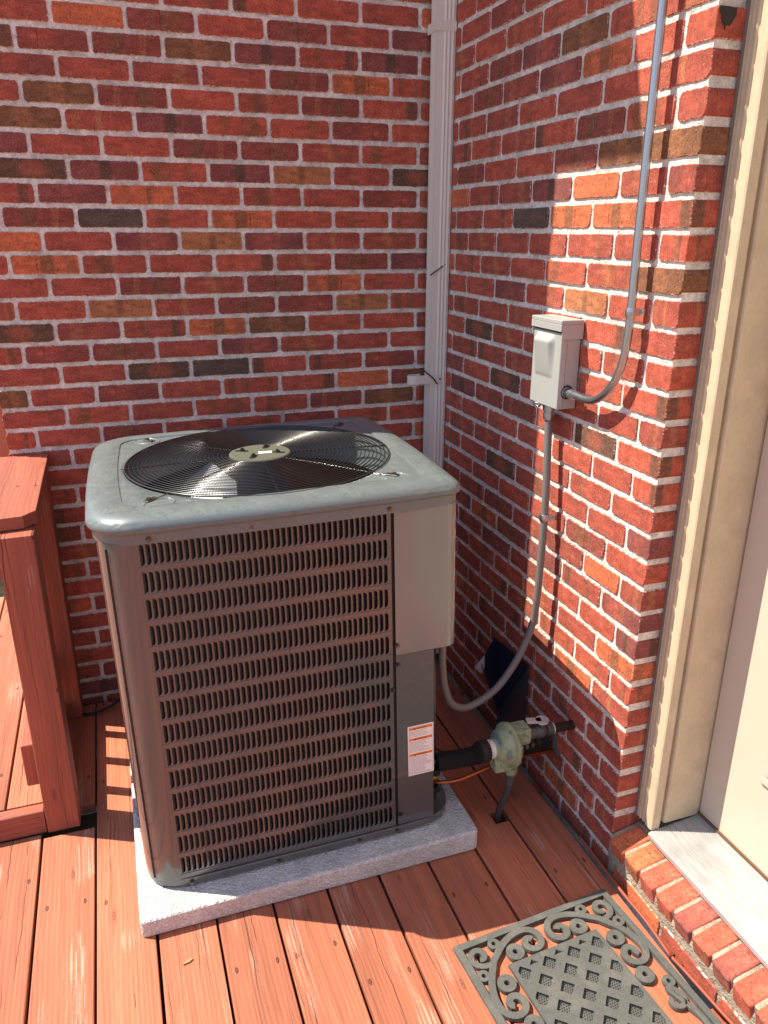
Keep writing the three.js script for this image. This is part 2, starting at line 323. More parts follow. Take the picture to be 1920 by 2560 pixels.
const deckMats = [1, 2, 3, 4, 5].map((s) => { const [map, bumpMap] = woodPair(s, stain.map((q, i) => q * [1, 0.93, 1.05, 0.91, 0.98][s - 1]), [0.24, 0.33, 0.2, 0.27, 0.36][s - 1]); return std({ map, bumpMap, bumpScale: 0.0026, roughness: 0.72 }); });
const [railMap, railBump] = woodPair(9, [162, 88, 66], 0.16);
const railMat = std({ map: railMap, bumpMap: railBump, bumpScale: 0.002, roughness: 0.62 });
// plank with eased edges lying along z, top at y = 0; notches cut from its right side
function plankGeometry(w, z0, z1, t, off, notch) {
  const s = new THREE.Shape(), X = w / 2;
  s.moveTo(-X, -z0); s.lineTo(-X, -z1); s.lineTo(X, -z1);
  if (notch) { s.lineTo(X, -notch[1]); s.lineTo(X - notch[2], -notch[1]); s.lineTo(X - notch[2], -notch[0]); s.lineTo(X, -notch[0]); }
  s.lineTo(X, -z0); s.closePath();
  const b = 0.0028;
  const g = new THREE.ExtrudeGeometry(s, { depth: t - 2 * b, bevelEnabled: true, bevelThickness: b, bevelSize: b, bevelOffset: -b, bevelSegments: 2 });
  g.rotateX(-Math.PI / 2); g.translate(0, -t + b, 0);
  const p = g.attributes.position, n = g.attributes.normal, uv = g.attributes.uv;
  for (let i = 0; i < p.count; i++) { const sx = Math.abs(n.getX(i)) > 0.7 ? p.getY(i) * 4 : 0; uv.setXY(i, (p.getX(i) + sx) / 0.142 + 0.5, p.getZ(i) / 2.3 + off); }
  return g;
}

// ---------------------------------------------------------------- ground and deck
{
  const gMap = dataTex(256, 256, (x, y) => { const n = 0.6 + 0.4 * noise(x / 8, y / 8, 3, 32, 32) + 0.3 * noise(x / 2, y / 2, 4, 128, 128); return [112 * n, 108 * n, 88 * n]; });
  gMap.repeat.set(60, 60);
  const g = part('ground', new THREE.PlaneGeometry(160, 160).rotateX(-Math.PI / 2).translate(0, -0.5, 0), std({ map: gMap, roughness: 1 }), null);
  structure(g, 'ground');
}
const deck = new THREE.Group(); structure(deck, 'deck');
reseed(404);
for (let k = 0; k < 24; k++) {
  const gr = -0.035 - 0.1455 * k, gl = gr - 0.1455, gap = rr(0.0055, 0.0085), w = 0.1455 - gap, cx = (gr + gl) / 2 + rr(-0.0006, 0.0006);
  const m = deckMats[(k * 2 + (k > 4 ? 1 : 0)) % 5], off = rr(0, 1), y = rr(-0.0012, 0.0006);
  const spans = k === 9 ? [[0.02, 0.578], [0.686, 4.3]] : k > 9 && k < 13 ? [[0.668, 4.3]] : [[k > 12 ? -3 : 0.02, 4.3]];
  spans.forEach(([a, b]) => { const p = part('deck_board', plankGeometry(w, a, b, 0.034, off, k === 1 ? [1.01, 1.058, 0.042] : null), m, deck, [cx, y, 0]); });
}
part('joist', boxAt(-3.5, 0, -0.2, -0.036, 0.9, 0.94), railMat, deck);
part('joist', boxAt(-3.5, 0, -0.2, -0.036, 1.72, 1.76), railMat, deck);
part('joist', boxAt(-3.5, 0, -0.2, -0.036, 0.3, 0.34), railMat, deck);

// ---------------------------------------------------------------- low step at the left
{
  const st = thing('deck_step', 'low red timber step beside the railing post', 'step', [-1.477, 0, 0]);
  reseed(55);
  part('front_board', plankGeometry(0.0385, 0.001, 2.5, 0.0752, 0.3).rotateY(-Math.PI / 2), railMat, st, [0, 0.0758, 0.6455]);
  for (let k = 0; k < 9; k++) part('tread_board', plankGeometry(0.139, -0.9, 0.619, 0.034, rr(0, 1)), deckMats[(k + 2) % 5], st, [-0.104 + 0.0715 - k * 0.1455, 0.0745, 0]);
}

// ---------------------------------------------------------------- railing
{
  const r = thing('deck_railing', 'red stained timber railing with flat cap between wall and air conditioner', 'railing', [-1.43, 0, 0.34]);
  const T = (x0, x1, y0, y1, z0, z1, rad = 0.004) => { const g = rboxAt(x0 + 1.43, x1 + 1.43, y0, y1, z0 - 0.34, z1 - 0.34, rad); return g; };
  function woodUV(g, axis) { const p = g.attributes.position, n = g.attributes.normal, uv = g.attributes.uv; for (let i = 0; i < p.count; i++) { const q = [p.getX(i), p.getY(i), p.getZ(i)], m = [Math.abs(n.getX(i)), Math.abs(n.getY(i)), Math.abs(n.getZ(i))]; const l = q[axis], o = [0, 1, 2].filter((a) => a !== axis).sort((a, b) => m[a] - m[b])[0]; uv.setXY(i, q[o] / 0.16 + 0.37 * axis + 0.2, l / 2.3 + 0.3); } return g; }
  part('post', woodUV(T(-1.475, -1.386, 0.0005, 0.921, 0.582, 0.671), 1), railMat, r);
  part('post', woodUV(T(-1.475, -1.388, 0.0005, 0.921, 0.006, 0.094), 1), railMat, r);
  const cap = new THREE.Shape(); [[-1.66, 0.002], [-1.38, 0.002], [-1.38, 0.585], [-1.41, 0.622], [-1.66, 0.645]].forEach(([x, z], i) => (i ? cap.lineTo(x + 1.43, -(z - 0.34)) : cap.moveTo(x + 1.43, -(z - 0.34))));
  const cg = new THREE.ExtrudeGeometry(cap, { depth: 0.03, bevelEnabled: true, bevelThickness: 0.003, bevelSize: 0.003, bevelOffset: -0.003, bevelSegments: 2 }).rotateX(-Math.PI / 2);
  part('cap', woodUV(cg, 2), railMat, r, [0, 0.9255, 0]);
  part('bottom_rail', woodUV(T(-1.515, -1.4755, 0.137, 0.277, 0.004, 0.622, 0.006), 2), railMat, r);
  part('top_rail', woodUV(T(-1.515, -1.4755, 0.79, 0.9215, 0.004, 0.622, 0.004), 2), railMat, r);
  for (const z of [0.148, 0.3, 0.452]) part('baluster', woodUV(T(-1.475, -1.455, 0.16, 0.921, z - 0.0165, z + 0.0165, 0.003), 1), railMat, r);
}
{ // painted post seen past the corner of the wall
  const p = tagMesh(part('timber_post', rbox(0.045, 1.25, 0.045, 0.004), railMat, null, [-1.548, 0.625, -0.3]), 'slim red timber post past the end of the brick wall', 'post');
}

// ---------------------------------------------------------------- concrete pad under the air conditioner
const padMap = dataTex(512, 512, (x, y) => { const n = 0.78 + 0.12 * noise(x / 60, y / 60, 1, 9, 9) + 0.16 * noise(x / 6, y / 6, 2, 86, 86) + 0.14 * noise(x / 2, y / 2, 3, 256, 256); return [196 * n, 195 * n, 191 * n]; });
const padBump = dataTex(512, 512, (x, y) => { const a = noise(x / 4, y / 4, 11, 128, 128), b = noise(x / 9, y / 9, 12, 57, 57); return 60 + 110 * sstep(0.25, 0.75, a) + 60 * b; }, false);
padMap.repeat.set(2.4, 2.4); padBump.repeat.set(2.4, 2.4);
{
  const s = new THREE.Shape(); const x0 = -1.2365, x1 = -0.32, z0 = 0.222, z1 = 1.1345, r = 0.018;
  s.moveTo(x0 + r, -z1); s.lineTo(x1 - r, -z1); s.quadraticCurveTo(x1, -z1, x1, -z1 + r); s.lineTo(x1, -z0); s.lineTo(x0, -z0); s.lineTo(x0, -z1 + r); s.quadraticCurveTo(x0, -z1, x0 + r, -z1);
  const g = new THREE.ExtrudeGeometry(s, { depth: 0.046, bevelEnabled: true, bevelThickness: 0.008, bevelSize: 0.008, bevelOffset: -0.008, bevelSegments: 3, steps: 1 }).rotateX(-Math.PI / 2).translate(0, 0.008, 0);
  const p = g.attributes.position;                       // the top slopes a little, as the unit on it shows
  for (let i = 0; i < p.count; i++) if (p.getY(i) > 0.03) p.setY(i, p.getY(i) - 0.002 + 0.016 * ((p.getX(i) + 0.78) / 0.917));
  g.computeVertexNormals(); boxUV(g, 1);
  tagMesh(part('concrete_pad', g, std({ map: padMap, bumpMap: padBump, bumpScale: 0.0042, roughness: 0.95 }), null, [0, 0.0005, 0]), 'pale textured concrete pad on the deck under the air conditioner', 'pad');
}

// ---------------------------------------------------------------- air conditioner (local: X right, Y up from its base, Z towards the camera)
const paintDust = dataTex(512, 512, (x, y) => { const a = noise(x / 30, y / 30, 1, 17, 17), b = noise(x / 7, y / 7, 2, 73, 73), c = noise(x / 2.4, y / 2.4, 3, 213, 213); const d = 0.25 * a + 0.35 * sstep(0.35, 0.75, b) * c + 0.4 * sstep(0.45, 0.8, c); return [mix(92, 118, d), mix(104, 125, d), mix(106, 121, d)]; });
const paintDustRough = dataTex(512, 512, (x, y) => { const a = noise(x / 30, y / 30, 1, 17, 17), b = noise(x / 7, y / 7, 2, 73, 73), c = noise(x / 2.4, y / 2.4, 3, 213, 213); const d = 0.25 * a + 0.35 * sstep(0.35, 0.75, b) * c + 0.4 * sstep(0.45, 0.8, c); return 95 + 130 * d; }, false);
paintDust.repeat.set(3, 3); paintDustRough.repeat.set(3, 3);
const bodyRough = dataTex(256, 512, (x, y) => 60 + 70 * noise(x / 40, y / 70, 5, 7, 8) + 40 * noise(x / 9, y / 9, 6, 29, 57), false);
const acPaint = phys({ color: 0x585b5b, roughness: 0.5, roughnessMap: bodyRough, metalness: 0.25, clearcoat: 1, clearcoatRoughness: 0.06 });
const acTop = phys({ map: paintDust, roughness: 0.9, roughnessMap: paintDustRough, metalness: 0.05, clearcoat: 0.5, clearcoatRoughness: 0.22 });
const acPanel = phys({ color: 0x7b807c, roughness: 0.4, roughnessMap: bodyRough, metalness: 0.1, clearcoat: 0.5, clearcoatRoughness: 0.2 });
const darkMetal = std({ color: 0x191919, roughness: 0.55, metalness: 0.3 });
const wireMat = phys({ color: 0x201f1e, roughness: 0.3, clearcoat: 0.7, clearcoatRoughness: 0.15 });
const screwMat = std({ color: 0x6a6660, roughness: 0.35, metalness: 0.9 });
const coilMap = dataTex(64, 256, (x, y) => { const f = 0.75 + 0.25 * Math.sin(x * Math.PI / 2), t = y % 64 < 10 ? 0.55 : 1, n = 0.85 + 0.3 * noise(x / 3, y / 3, 8, 21, 85); return [74 * f * t * n, 60 * f * t * n, 52 * f * t * n]; });
coilMap.repeat.set(40, 12);
const coilMat = std({ map: coilMap, roughness: 0.6, metalness: 0.3 });
{
  const ac = thing('air_conditioner', 'grey metal air conditioner condenser with louvred sides and round fan grille on top', 'air conditioner', [-0.7808, 0.0625, 0.6682]);
  ac.rotation.set(-0.012, -0.019, 0.018, 'YXZ');
  const U = (u) => u - 0.335, W_ = (w) => w + 0.395, Y = (v) => v + 0.945;
  const superRing = (a, b, n, cu, cw, N = 168) => { const o = []; for (let i = 0; i < N; i++) { const t = (i / N) * 2 * Math.PI, c = Math.cos(t), s = Math.sin(t); o.push([U(cu) + a * Math.sign(c) * Math.pow(Math.abs(c), 2 / n), W_(cw) + b * Math.sign(s) * Math.pow(Math.abs(s), 2 / n)]); } return o; };
  // base pan
  {
    const sh = new THREE.Shape(); superRing(0.4265, 0.402, 9, 0.336, -0.398, 120).forEach(([x, z], i) => (i ? sh.lineTo(x, -z) : sh.moveTo(x, -z)));
    part('base_pan', new THREE.ExtrudeGeometry(sh, { depth: 0.018, bevelEnabled: true, bevelThickness: 0.0018, bevelSize: 0.0018, bevelSegments: 2 }).rotateX(-Math.PI / 2).translate(0, 0.0018, 0), acPaint, ac);
  }
  // louvred front: fourteen rows of slots, each slot with its bent louvre
  const rows = 14, nS = 42, pitch = 0.571 / nS, rp = 0.0658, slotH = 0.0498;
  const strip = new THREE.Shape(); strip.moveTo(-0.006, 0.0072); strip.lineTo(0.578, 0.0072); strip.lineTo(0.578, -(rp - 0.0074)); strip.lineTo(-0.006, -(rp - 0.0074)); strip.closePath();
  for (let i = 0; i < nS; i++) {
    const x0 = i * pitch + 0.0012, x1 = x0 + 0.0096, y1 = 0, y0 = -slotH, h = new THREE.Path(), r = 0.0055;
    h.moveTo(x0, y1); h.lineTo(x0, y0); h.lineTo(x1 - r, y0 + 0.001); h.quadraticCurveTo(x1, y0 + 0.003, x1, y0 + 0.011); h.lineTo(x1, y1 - 0.009); h.quadraticCurveTo(x1, y1 - 0.001, x1 - r, y1); h.closePath();
    strip.holes.push(h);
  }
  const stripG = new THREE.ExtrudeGeometry(strip, { depth: 0.0012, bevelEnabled: false, curveSegments: 3 }).translate(0, 0, -0.0012);
  const finShape = new THREE.Shape(); finShape.moveTo(0, -0.0006); finShape.lineTo(0.0094, -0.001); finShape.lineTo(0.0094, -0.04); finShape.quadraticCurveTo(0.0094, -0.049, 0.004, -slotH + 0.0008); finShape.lineTo(0, -slotH + 0.0006); finShape.closePath();
  const finG = new THREE.ExtrudeGeometry(finShape, { depth: 0.0008, bevelEnabled: false, curveSegments: 3 }).translate(0, 0, -0.0008).rotateY(0.86);
  const rest = [];
  const seamG = rboxAt(-0.006, 0.578, 0.0006, 0.0124, -0.001, 0.0016, 0.0011, 2);
  for (let rI = 0; rI < rows; rI++) {
    const row = part('grille_row', stripG, acPaint, ac, [U(0), Y(-rI * rp), W_(0)]);
    part('rib', seamG, acPaint, row, [0, -rp + 0.0016, 0]);
    for (let i = 0; i < nS; i++) {
      if (rI < 7) part('louvre', finG, acPaint, row, [i * pitch + 0.0012, 0, -0.0008]);
      else rest.push(finG.clone().translate(U(i * pitch + 0.0012), Y(-rI * rp), W_(-0.0008)));
    }
  }
  part('lower_louvres', merge(rest), acPaint, ac).userData.kind = 'stuff';
  part('grille_flange', rboxAt(U(-0.006), U(0.578), Y(-0.9225), Y(-0.9145), W_(-0.002), W_(0.0005), 0.001), acPaint, ac);
  // rounded left corner and the sides
  const sheet = (pts, y0, y1, t = 0.0016) => { // folded sheet: outline in plan, pulled up
    const s = new THREE.Shape(), n = pts.length, off = [];
    for (let i = 0; i < n; i++) { const a = pts[Math.max(0, i - 1)], b = pts[Math.min(n - 1, i + 1)], l = Math.hypot(b[0] - a[0], b[1] - a[1]); off.push([pts[i][0] - (b[1] - a[1]) / l * t, pts[i][1] + (b[0] - a[0]) / l * t]); }
    [...pts, ...off.reverse()].forEach(([x, z], i) => (i ? s.lineTo(U(x), -W_(z)) : s.moveTo(U(x), -W_(z))));
    const g = new THREE.ExtrudeGeometry(s, { depth: y1 - y0, bevelEnabled: false }).rotateX(-Math.PI / 2).translate(0, y0, 0);
    return toCreasedNormals(g, 0.5);
  };
  const arc = (cx, cz, r, a0, a1, n = 14) => { const o = []; for (let i = 0; i <= n; i++) { const a = mix(a0, a1, i / n); o.push([cx + r * Math.cos(a), cz + r * Math.sin(a)]); } return o; };
  part('corner_panel', sheet([[-0.0065, 0], ...arc(-0.004, -0.083, 0.083, Math.PI / 2, Math.PI), [-0.087, -0.1]].reverse(), Y(-0.925), Y(0.004)), acPaint, ac);
  for (let rI = 0; rI < rows; rI++) { const m = part('side_grille_row', stripG, acPaint, ac, [U(-0.087), Y(-rI * rp), W_(-0.69)]); m.rotation.y = -Math.PI / 2; m.scale.x = 1; }
  part('corner_panel', sheet([[-0.087, -0.112], [-0.087, -0.1]], Y(-0.925), Y(0.004)), acPaint, ac);
  part('corner_panel', sheet([[-0.087, -0.692], ...arc(-0.004, -0.717, 0.083, Math.PI, 1.5 * Math.PI), [0.674, -0.8], ...arc(0.674, -0.717, 0.083, 1.5 * Math.PI, 2 * Math.PI), [0.757, -0.26]].reverse(), Y(-0.925), Y(0.004)), acPaint, ac);
  // coil and dark inside
  part('coil', merge([boxAt(U(-0.07), U(0.575), Y(-0.92), Y(-0.01), W_(-0.05), W_(-0.024)), boxAt(U(-0.07), U(-0.045), Y(-0.92), Y(-0.01), W_(-0.74), W_(-0.0505)), boxAt(U(-0.07), U(0.72), Y(-0.92), Y(-0.01), W_(-0.77), W_(-0.745))].map((g) => boxUV(g, 1))), coilMat, ac);
  part('inner_liner', merge([boxAt(U(0.592), U(0.74), Y(-0.92), Y(-0.01), W_(-0.3), W_(-0.2)), boxAt(U(0.724), U(0.742), Y(-0.92), Y(-0.012), W_(-0.74), W_(-0.301)), boxAt(U(0.576), U(0.591), Y(-0.92), Y(-0.012), W_(-0.3), W_(-0.012))]), darkMetal, ac);
  // control panel (rounded right corner) and the narrow panel below it
  const cp = part('control_panel', sheet([[0.586, 0.002], [0.725, 0.002], ...arc(0.725, -0.03, 0.032, Math.PI / 2, 0, 10), [0.757, -0.258]].reverse(), Y(-0.386), Y(0.004)), acPanel, ac);
  part('panel_floor', boxAt(U(0.587), U(0.755), Y(-0.3855), Y(-0.383), W_(-0.25), W_(-0.03)), acPanel, cp);
  const lp = part('service_panel', sheet([[0.586, 0], [0.69, 0], [0.69, -0.15]].reverse(), Y(-0.921), Y(-0.388)), acPaint, ac);
  part('recess_panel', boxAt(U(0.69), U(0.757), Y(-0.9), Y(-0.388), W_(-0.156), W_(-0.152)), acPaint, ac);
  part('panel_seam', boxAt(U(0.5785), U(0.5855), Y(-0.92), Y(0.004), W_(-0.006), W_(-0.003)), darkMetal, ac);
  // dried splashes on the control panel, thin mud with an outline
  // top cover
  {
    const N = 4 * 30 + 4 * 16, a = 0.4335, b = 0.4035, cu = 0.333, cw = -0.392, rings = [];
    const outline = (d) => {                             // rounded square, softer corners at the left, sides slightly bowed
      const o = [], A = a - d, B = b - d, rad = [0.042, 0.1, 0.1, 0.05].map((r) => Math.max(0.012, r - d * 0.6)), cs = [[1, 1], [-1, 1], [-1, -1], [1, -1]];
      for (let k = 0; k < 4; k++) {
        const [sx, sz] = cs[k], r = rad[k], a0 = k * Math.PI / 2, [nx, nz] = cs[(k + 1) % 4], r2 = rad[(k + 1) % 4];
        for (let i = 0; i < 16; i++) { const t = a0 + (i / 15) * Math.PI / 2; o.push([sx * (A - r) + r * Math.cos(t), sz * (B - r) + r * Math.sin(t)]); }
        const p0 = o[o.length - 1], t1 = a0 + Math.PI / 2, p1 = [nx * (A - r2) + r2 * Math.cos(t1), nz * (B - r2) + r2 * Math.sin(t1)];
        for (let i = 1; i <= 30; i++) { const t = i / 31; o.push([mix(p0[0], p1[0], t), mix(p0[1], p1[1], t)]); }
      }
      return o.map(([x, z]) => { const bx = 0.0115 * Math.max(0, 1 - (z / B) ** 2) * Math.sign(x) * sstep(0.6, 1, Math.abs(x) / A), bz = 0.0115 * Math.max(0, 1 - (x / A) ** 2) * Math.sign(z) * sstep(0.6, 1, Math.abs(z) / B); return [U(cu) + x + bx, W_(cw) + z + bz]; });
    };
    const R = (d, v) => rings.push(outline(d).map(([x, z]) => [x, Y(v), z]));
    R(0.0165, 0.002); R(0.0105, 0.0025); R(0.0095, 0.027); R(0.005, 0.0285); R(0.0015, 0.0315); R(0, 0.037); R(0.0022, 0.0455); R(0.008, 0.0535); R(0.018, 0.0605); R(0.032, 0.0648); R(0.05, 0.0662); R(0.076, 0.0668); R(0.079, 0.066); R(0.081, 0.0628); R(0.0855, 0.0622); R(0.089, 0.063);
    const circ = (r, v) => rings.push(outline(0.05).map(([x, z]) => { const t = Math.atan2(z - W_(cw), x - U(cu)); return [U(0.335) + r * Math.cos(t), Y(v), W_(-0.392) + r * Math.sin(t)]; }));
    circ(0.357, 0.0622); circ(0.354, 0.061); circ(0.3525, 0.056); circ(0.351, 0.03); circ(0.351, -0.035);
    const pos = [], uv = [], idx = [];
    rings.forEach((r) => r.forEach(([x, y, z]) => { pos.push(x, y, z); uv.push(x, z); }));
    for (let k = 0; k < rings.length - 1; k++) for (let i = 0; i < N; i++) { const j = (i + 1) % N, A = k * N + i, B = k * N + j, Cc = (k + 1) * N + i, D = (k + 1) * N + j; idx.push(A, Cc, B, B, Cc, D); }
    const g = new THREE.BufferGeometry(); g.setAttribute('position', new THREE.Float32BufferAttribute(pos, 3)); g.setAttribute('uv', new THREE.Float32BufferAttribute(uv, 2)); g.setIndex(idx);
    const top = part('top_cover', boxUV(toCreasedNormals(g, 0.7)), acTop, ac);
    // pressed bosses round the grille feet
    for (const [u, w] of [[0.056, -0.08], [0.618, -0.085], [0.05, -0.69], [0.612, -0.7]]) { const d = new THREE.TorusGeometry(0.03, 0.0022, 6, 30); d.scale(1, 1.35, 1).rotateX(Math.PI / 2); d.rotateY(Math.atan2(-(w + 0.392), u - 0.335) + Math.PI / 2); part('boss', d, acTop, top, [U(u), Y(0.0625), W_(w)]); }
  }
  // fan grille
  {
    const gr = part('grille_hub', new THREE.LatheGeometry([[0, 0.006], [0.076, 0.006], [0.082, 0.004], [0.0835, 0], [0.0835, -0.004], [0, -0.004]].map(([x, y]) => new THREE.Vector2(x, y)), 48), std({ map: paintDust, roughness: 0.95, color: 0xd8c8ac }), ac, [U(0.337), Y(0.071), W_(-0.392)]);
    const dome = (r) => 0.0655 + 0.008 * (1 - (r / 0.352) * (r / 0.352));
    for (let i = 0; i < 25; i++) { const r = 0.091 + (0.3515 - 0.091) * (i / 24); part('grille_ring', new THREE.TorusGeometry(r, i === 24 ? 0.0024 : 0.0014, 6, 112).rotateX(Math.PI / 2), wireMat, ac, [U(0.336), Y(dome(r)), W_(-0.392)]); }
    for (let k = 0; k < 8; k++) {
      const diag = k % 2 === 1, a = k * Math.PI / 4 + 0.03, r1 = diag ? 0.412 : 0.372, pts = [];
      for (let i = 0; i <= 8; i++) { const r = mix(0.07, r1, i / 8); pts.push([U(0.336) + r * Math.cos(a), Y(dome(Math.min(r, 0.365)) - 0.0042 + (i === 8 && diag ? 0.001 : 0)), W_(-0.392) + r * Math.sin(a)]); }
      const s = part('grille_spoke', capped(pts, diag ? 0.003 : 0.0024, 24, 8), wireMat, ac);
      if (diag) { const e = pts[8]; const tab = rbox(0.034, 0.0028, 0.016, 0.001).rotateY(-a); part('foot', merge([tab, cyl(0.0055, 0.006, 6).translate(0.006 * Math.cos(a), 0.003, 0.006 * Math.sin(a))]), screwMat, s, [e[0] - 0.004 * Math.cos(a), e[1] + 0.0032, e[2] - 0.004 * Math.sin(a)]); }
    }
    for (let k = 0; k < 4; k++) { const a = k * Math.PI / 2 + 0.5, slot = new THREE.CapsuleGeometry(0.0085, 0.022, 4, 10).rotateZ(Math.PI / 2).scale(1, 0.12, 1).rotateY(-a); part('slot', slot, darkMetal, gr, [0.052 * Math.cos(a), 0.0062, 0.052 * Math.sin(a)]); part('bolt', merge([cyl(0.0075, 0.004, 6).translate(0, 0.002, 0), cyl(0.0042, 0.008, 10).translate(0, 0.004, 0)]), wireMat, gr, [0.05 * Math.cos(a), 0.0066, 0.05 * Math.sin(a)]); }
    part('sticker', rbox(0.036, 0.0008, 0.02, 0.0003).rotateY(-0.1), std({ color: 0xe4e2dc, roughness: 0.6 }), gr, [0.012, 0.0068, 0.014]);
    // motor and fan blades below
    part('motor', merge([cyl(0.07, 0.15, 32).translate(0, -0.08, 0), cyl(0.04, 0.04, 24).translate(0, -0.17, 0)]), darkMetal, ac, [U(0.337), Y(0.066), W_(-0.392)]);
    for (let k = 0; k < 3; k++) {
      const g = new THREE.BufferGeometry(), pos = [], idx = [], nr = 10, na = 8;
      for (let i = 0; i <= nr; i++) for (let j = 0; j <= na; j++) { const r = mix(0.06, 0.335, i / nr), span = mix(0.5, 1.2, i / nr) * 0.56, t = (j / na - 0.5) * span * (1 - 0.12 * Math.pow(i / nr, 4)); pos.push(r * Math.cos(t), -0.1 + (j / na - 0.5) * mix(0.05, 0.085, i / nr) + 0.014 * Math.pow(j / na - 0.5, 2), r * Math.sin(t)); }
      for (let i = 0; i < nr; i++) for (let j = 0; j < na; j++) { const A = i * (na + 1) + j; idx.push(A, A + 1, A + na + 1, A + 1, A + na + 2, A + na + 1); }
      g.setAttribute('position', new THREE.Float32BufferAttribute(pos, 3)); g.setIndex(idx); g.computeVertexNormals();
      const bl = part('fan_blade', g, std({ color: 0xc9ccd4, roughness: 0.32, metalness: 0.4, side: THREE.DoubleSide }), ac, [U(0.337), Y(0.03), W_(-0.392)]); bl.rotation.y = k * 2.094 - 2.0;
    }
  }
  // screws
  const scr = merge([cyl(0.0065, 0.0016, 16).rotateX(Math.PI / 2), cyl(0.0044, 0.0052, 6).rotateX(Math.PI / 2).translate(0, 0, 0.0025)]);
  for (const [u, v, w] of [[0.024, 0.0135, 0.0085], [0.247, 0.013, 0.0088], [0.574, 0.014, 0.009], [0.589, -0.357, 0.003], [0.59, -0.414, 0.001], [0.576, -0.487, 0.0012], [0.592, -0.886, 0.001], [0.022, -0.9365, 0.0055], [0.249, -0.9365, 0.0065], [0.472, -0.9365, 0.006], [0.58, -0.935, 0.0055]]) part('screw', scr, v < -0.38 && v > -0.9 ? wireMat : screwMat, ac, [U(u), Y(v), W_(w)]);
  // warning label
  {
    const cv = document.createElement('canvas'); cv.width = 256; cv.height = 544; const c = cv.getContext('2d');
    c.fillStyle = '#efeae6'; c.fillRect(0, 0, 256, 544); c.strokeStyle = '#6b6660'; c.lineWidth = 2; c.strokeRect(14, 14, 228, 516);
    reseed(77);
    const band = (y) => { c.fillStyle = '#ee7a1d'; c.fillRect(15, y, 226, 26); c.fillStyle = '#3a2a1c'; c.beginPath(); c.moveTo(58, y + 22); c.lineTo(70, y + 3); c.lineTo(82, y + 22); c.fill(); c.font = 'bold 20px sans-serif'; c.fillText('WARNING', 92, y + 21); };
    const lines = (y0, y1) => { c.fillStyle = '#8a8580'; for (let y = y0; y < y1; y += 12) { let x = 22; const end = rr(150, 234); while (x < end) { const w = rr(6, 26); c.fillRect(x, y, Math.min(w, end - x), 4); x += w + 5; } } };
    band(18); lines(54, 122); band(134); lines(170, 290); band(304); lines(340, 524);
    const t = new THREE.CanvasTexture(cv); t.colorSpace = THREE.SRGBColorSpace; t.needsUpdate = true;
    const lg = new THREE.BoxGeometry(0.0735, 0.158, 0.0006);
    const lm = part('warning_label', lg, std({ map: t, roughness: 0.5 }), ac, [U(0.653), Y(-0.688), W_(0.0009)]); lm.rotation.z = 0.012;
    lm.userData.label = 'white warning label with orange bands';
  }
  { // red sticker on the left side and the pale one round the right corner
    part('red_label', boxAt(-0.0004, 0.0004, -0.06, 0.06, -0.04, 0.04), std({ color: 0xb01222, roughness: 0.5 }), ac, [U(-0.0882), Y(-0.055), W_(-0.14)]);
    part('rating_label', boxAt(-0.0004, 0.0004, -0.055, 0.055, -0.06, 0.06), std({ color: 0xe2ded6, roughness: 0.5 }), ac, [U(0.7578), Y(-0.225), W_(-0.11)]);
  }
}
{ // service valves: brass stubs in the recess of the unit
  const brass = std({ color: 0xb48a3c, roughness: 0.35, metalness: 0.95 });
  const capMat = std({ color: 0x161412, roughness: 0.5 });
  for (const [y, lab] of [[0.186, 'brass service valve feeding the thick insulated pipe'], [0.128, 'brass service valve feeding the thin copper pipe']]) {
    const v = thing('service_valve', lab, 'valve', [-0.405, y, 0.955]);
    part('body', merge([cyl(0.011, 0.05, 16).rotateZ(Math.PI / 2).translate(0.0, 0, 0), cyl(0.013, 0.014, 6).rotateZ(Math.PI / 2).translate(0.012, 0, 0), cyl(0.009, 0.03, 14).translate(0, 0.014, 0)]), brass, v);
    part('cap', merge([cyl(0.011, 0.018, 10).rotateX(Math.PI / 2).translate(0.012, -0.012, 0.03), cyl(0.006, 0.03, 10).rotateX(Math.PI / 2).translate(0.012, -0.01, 0.012)]), capMat, v);
  }
}

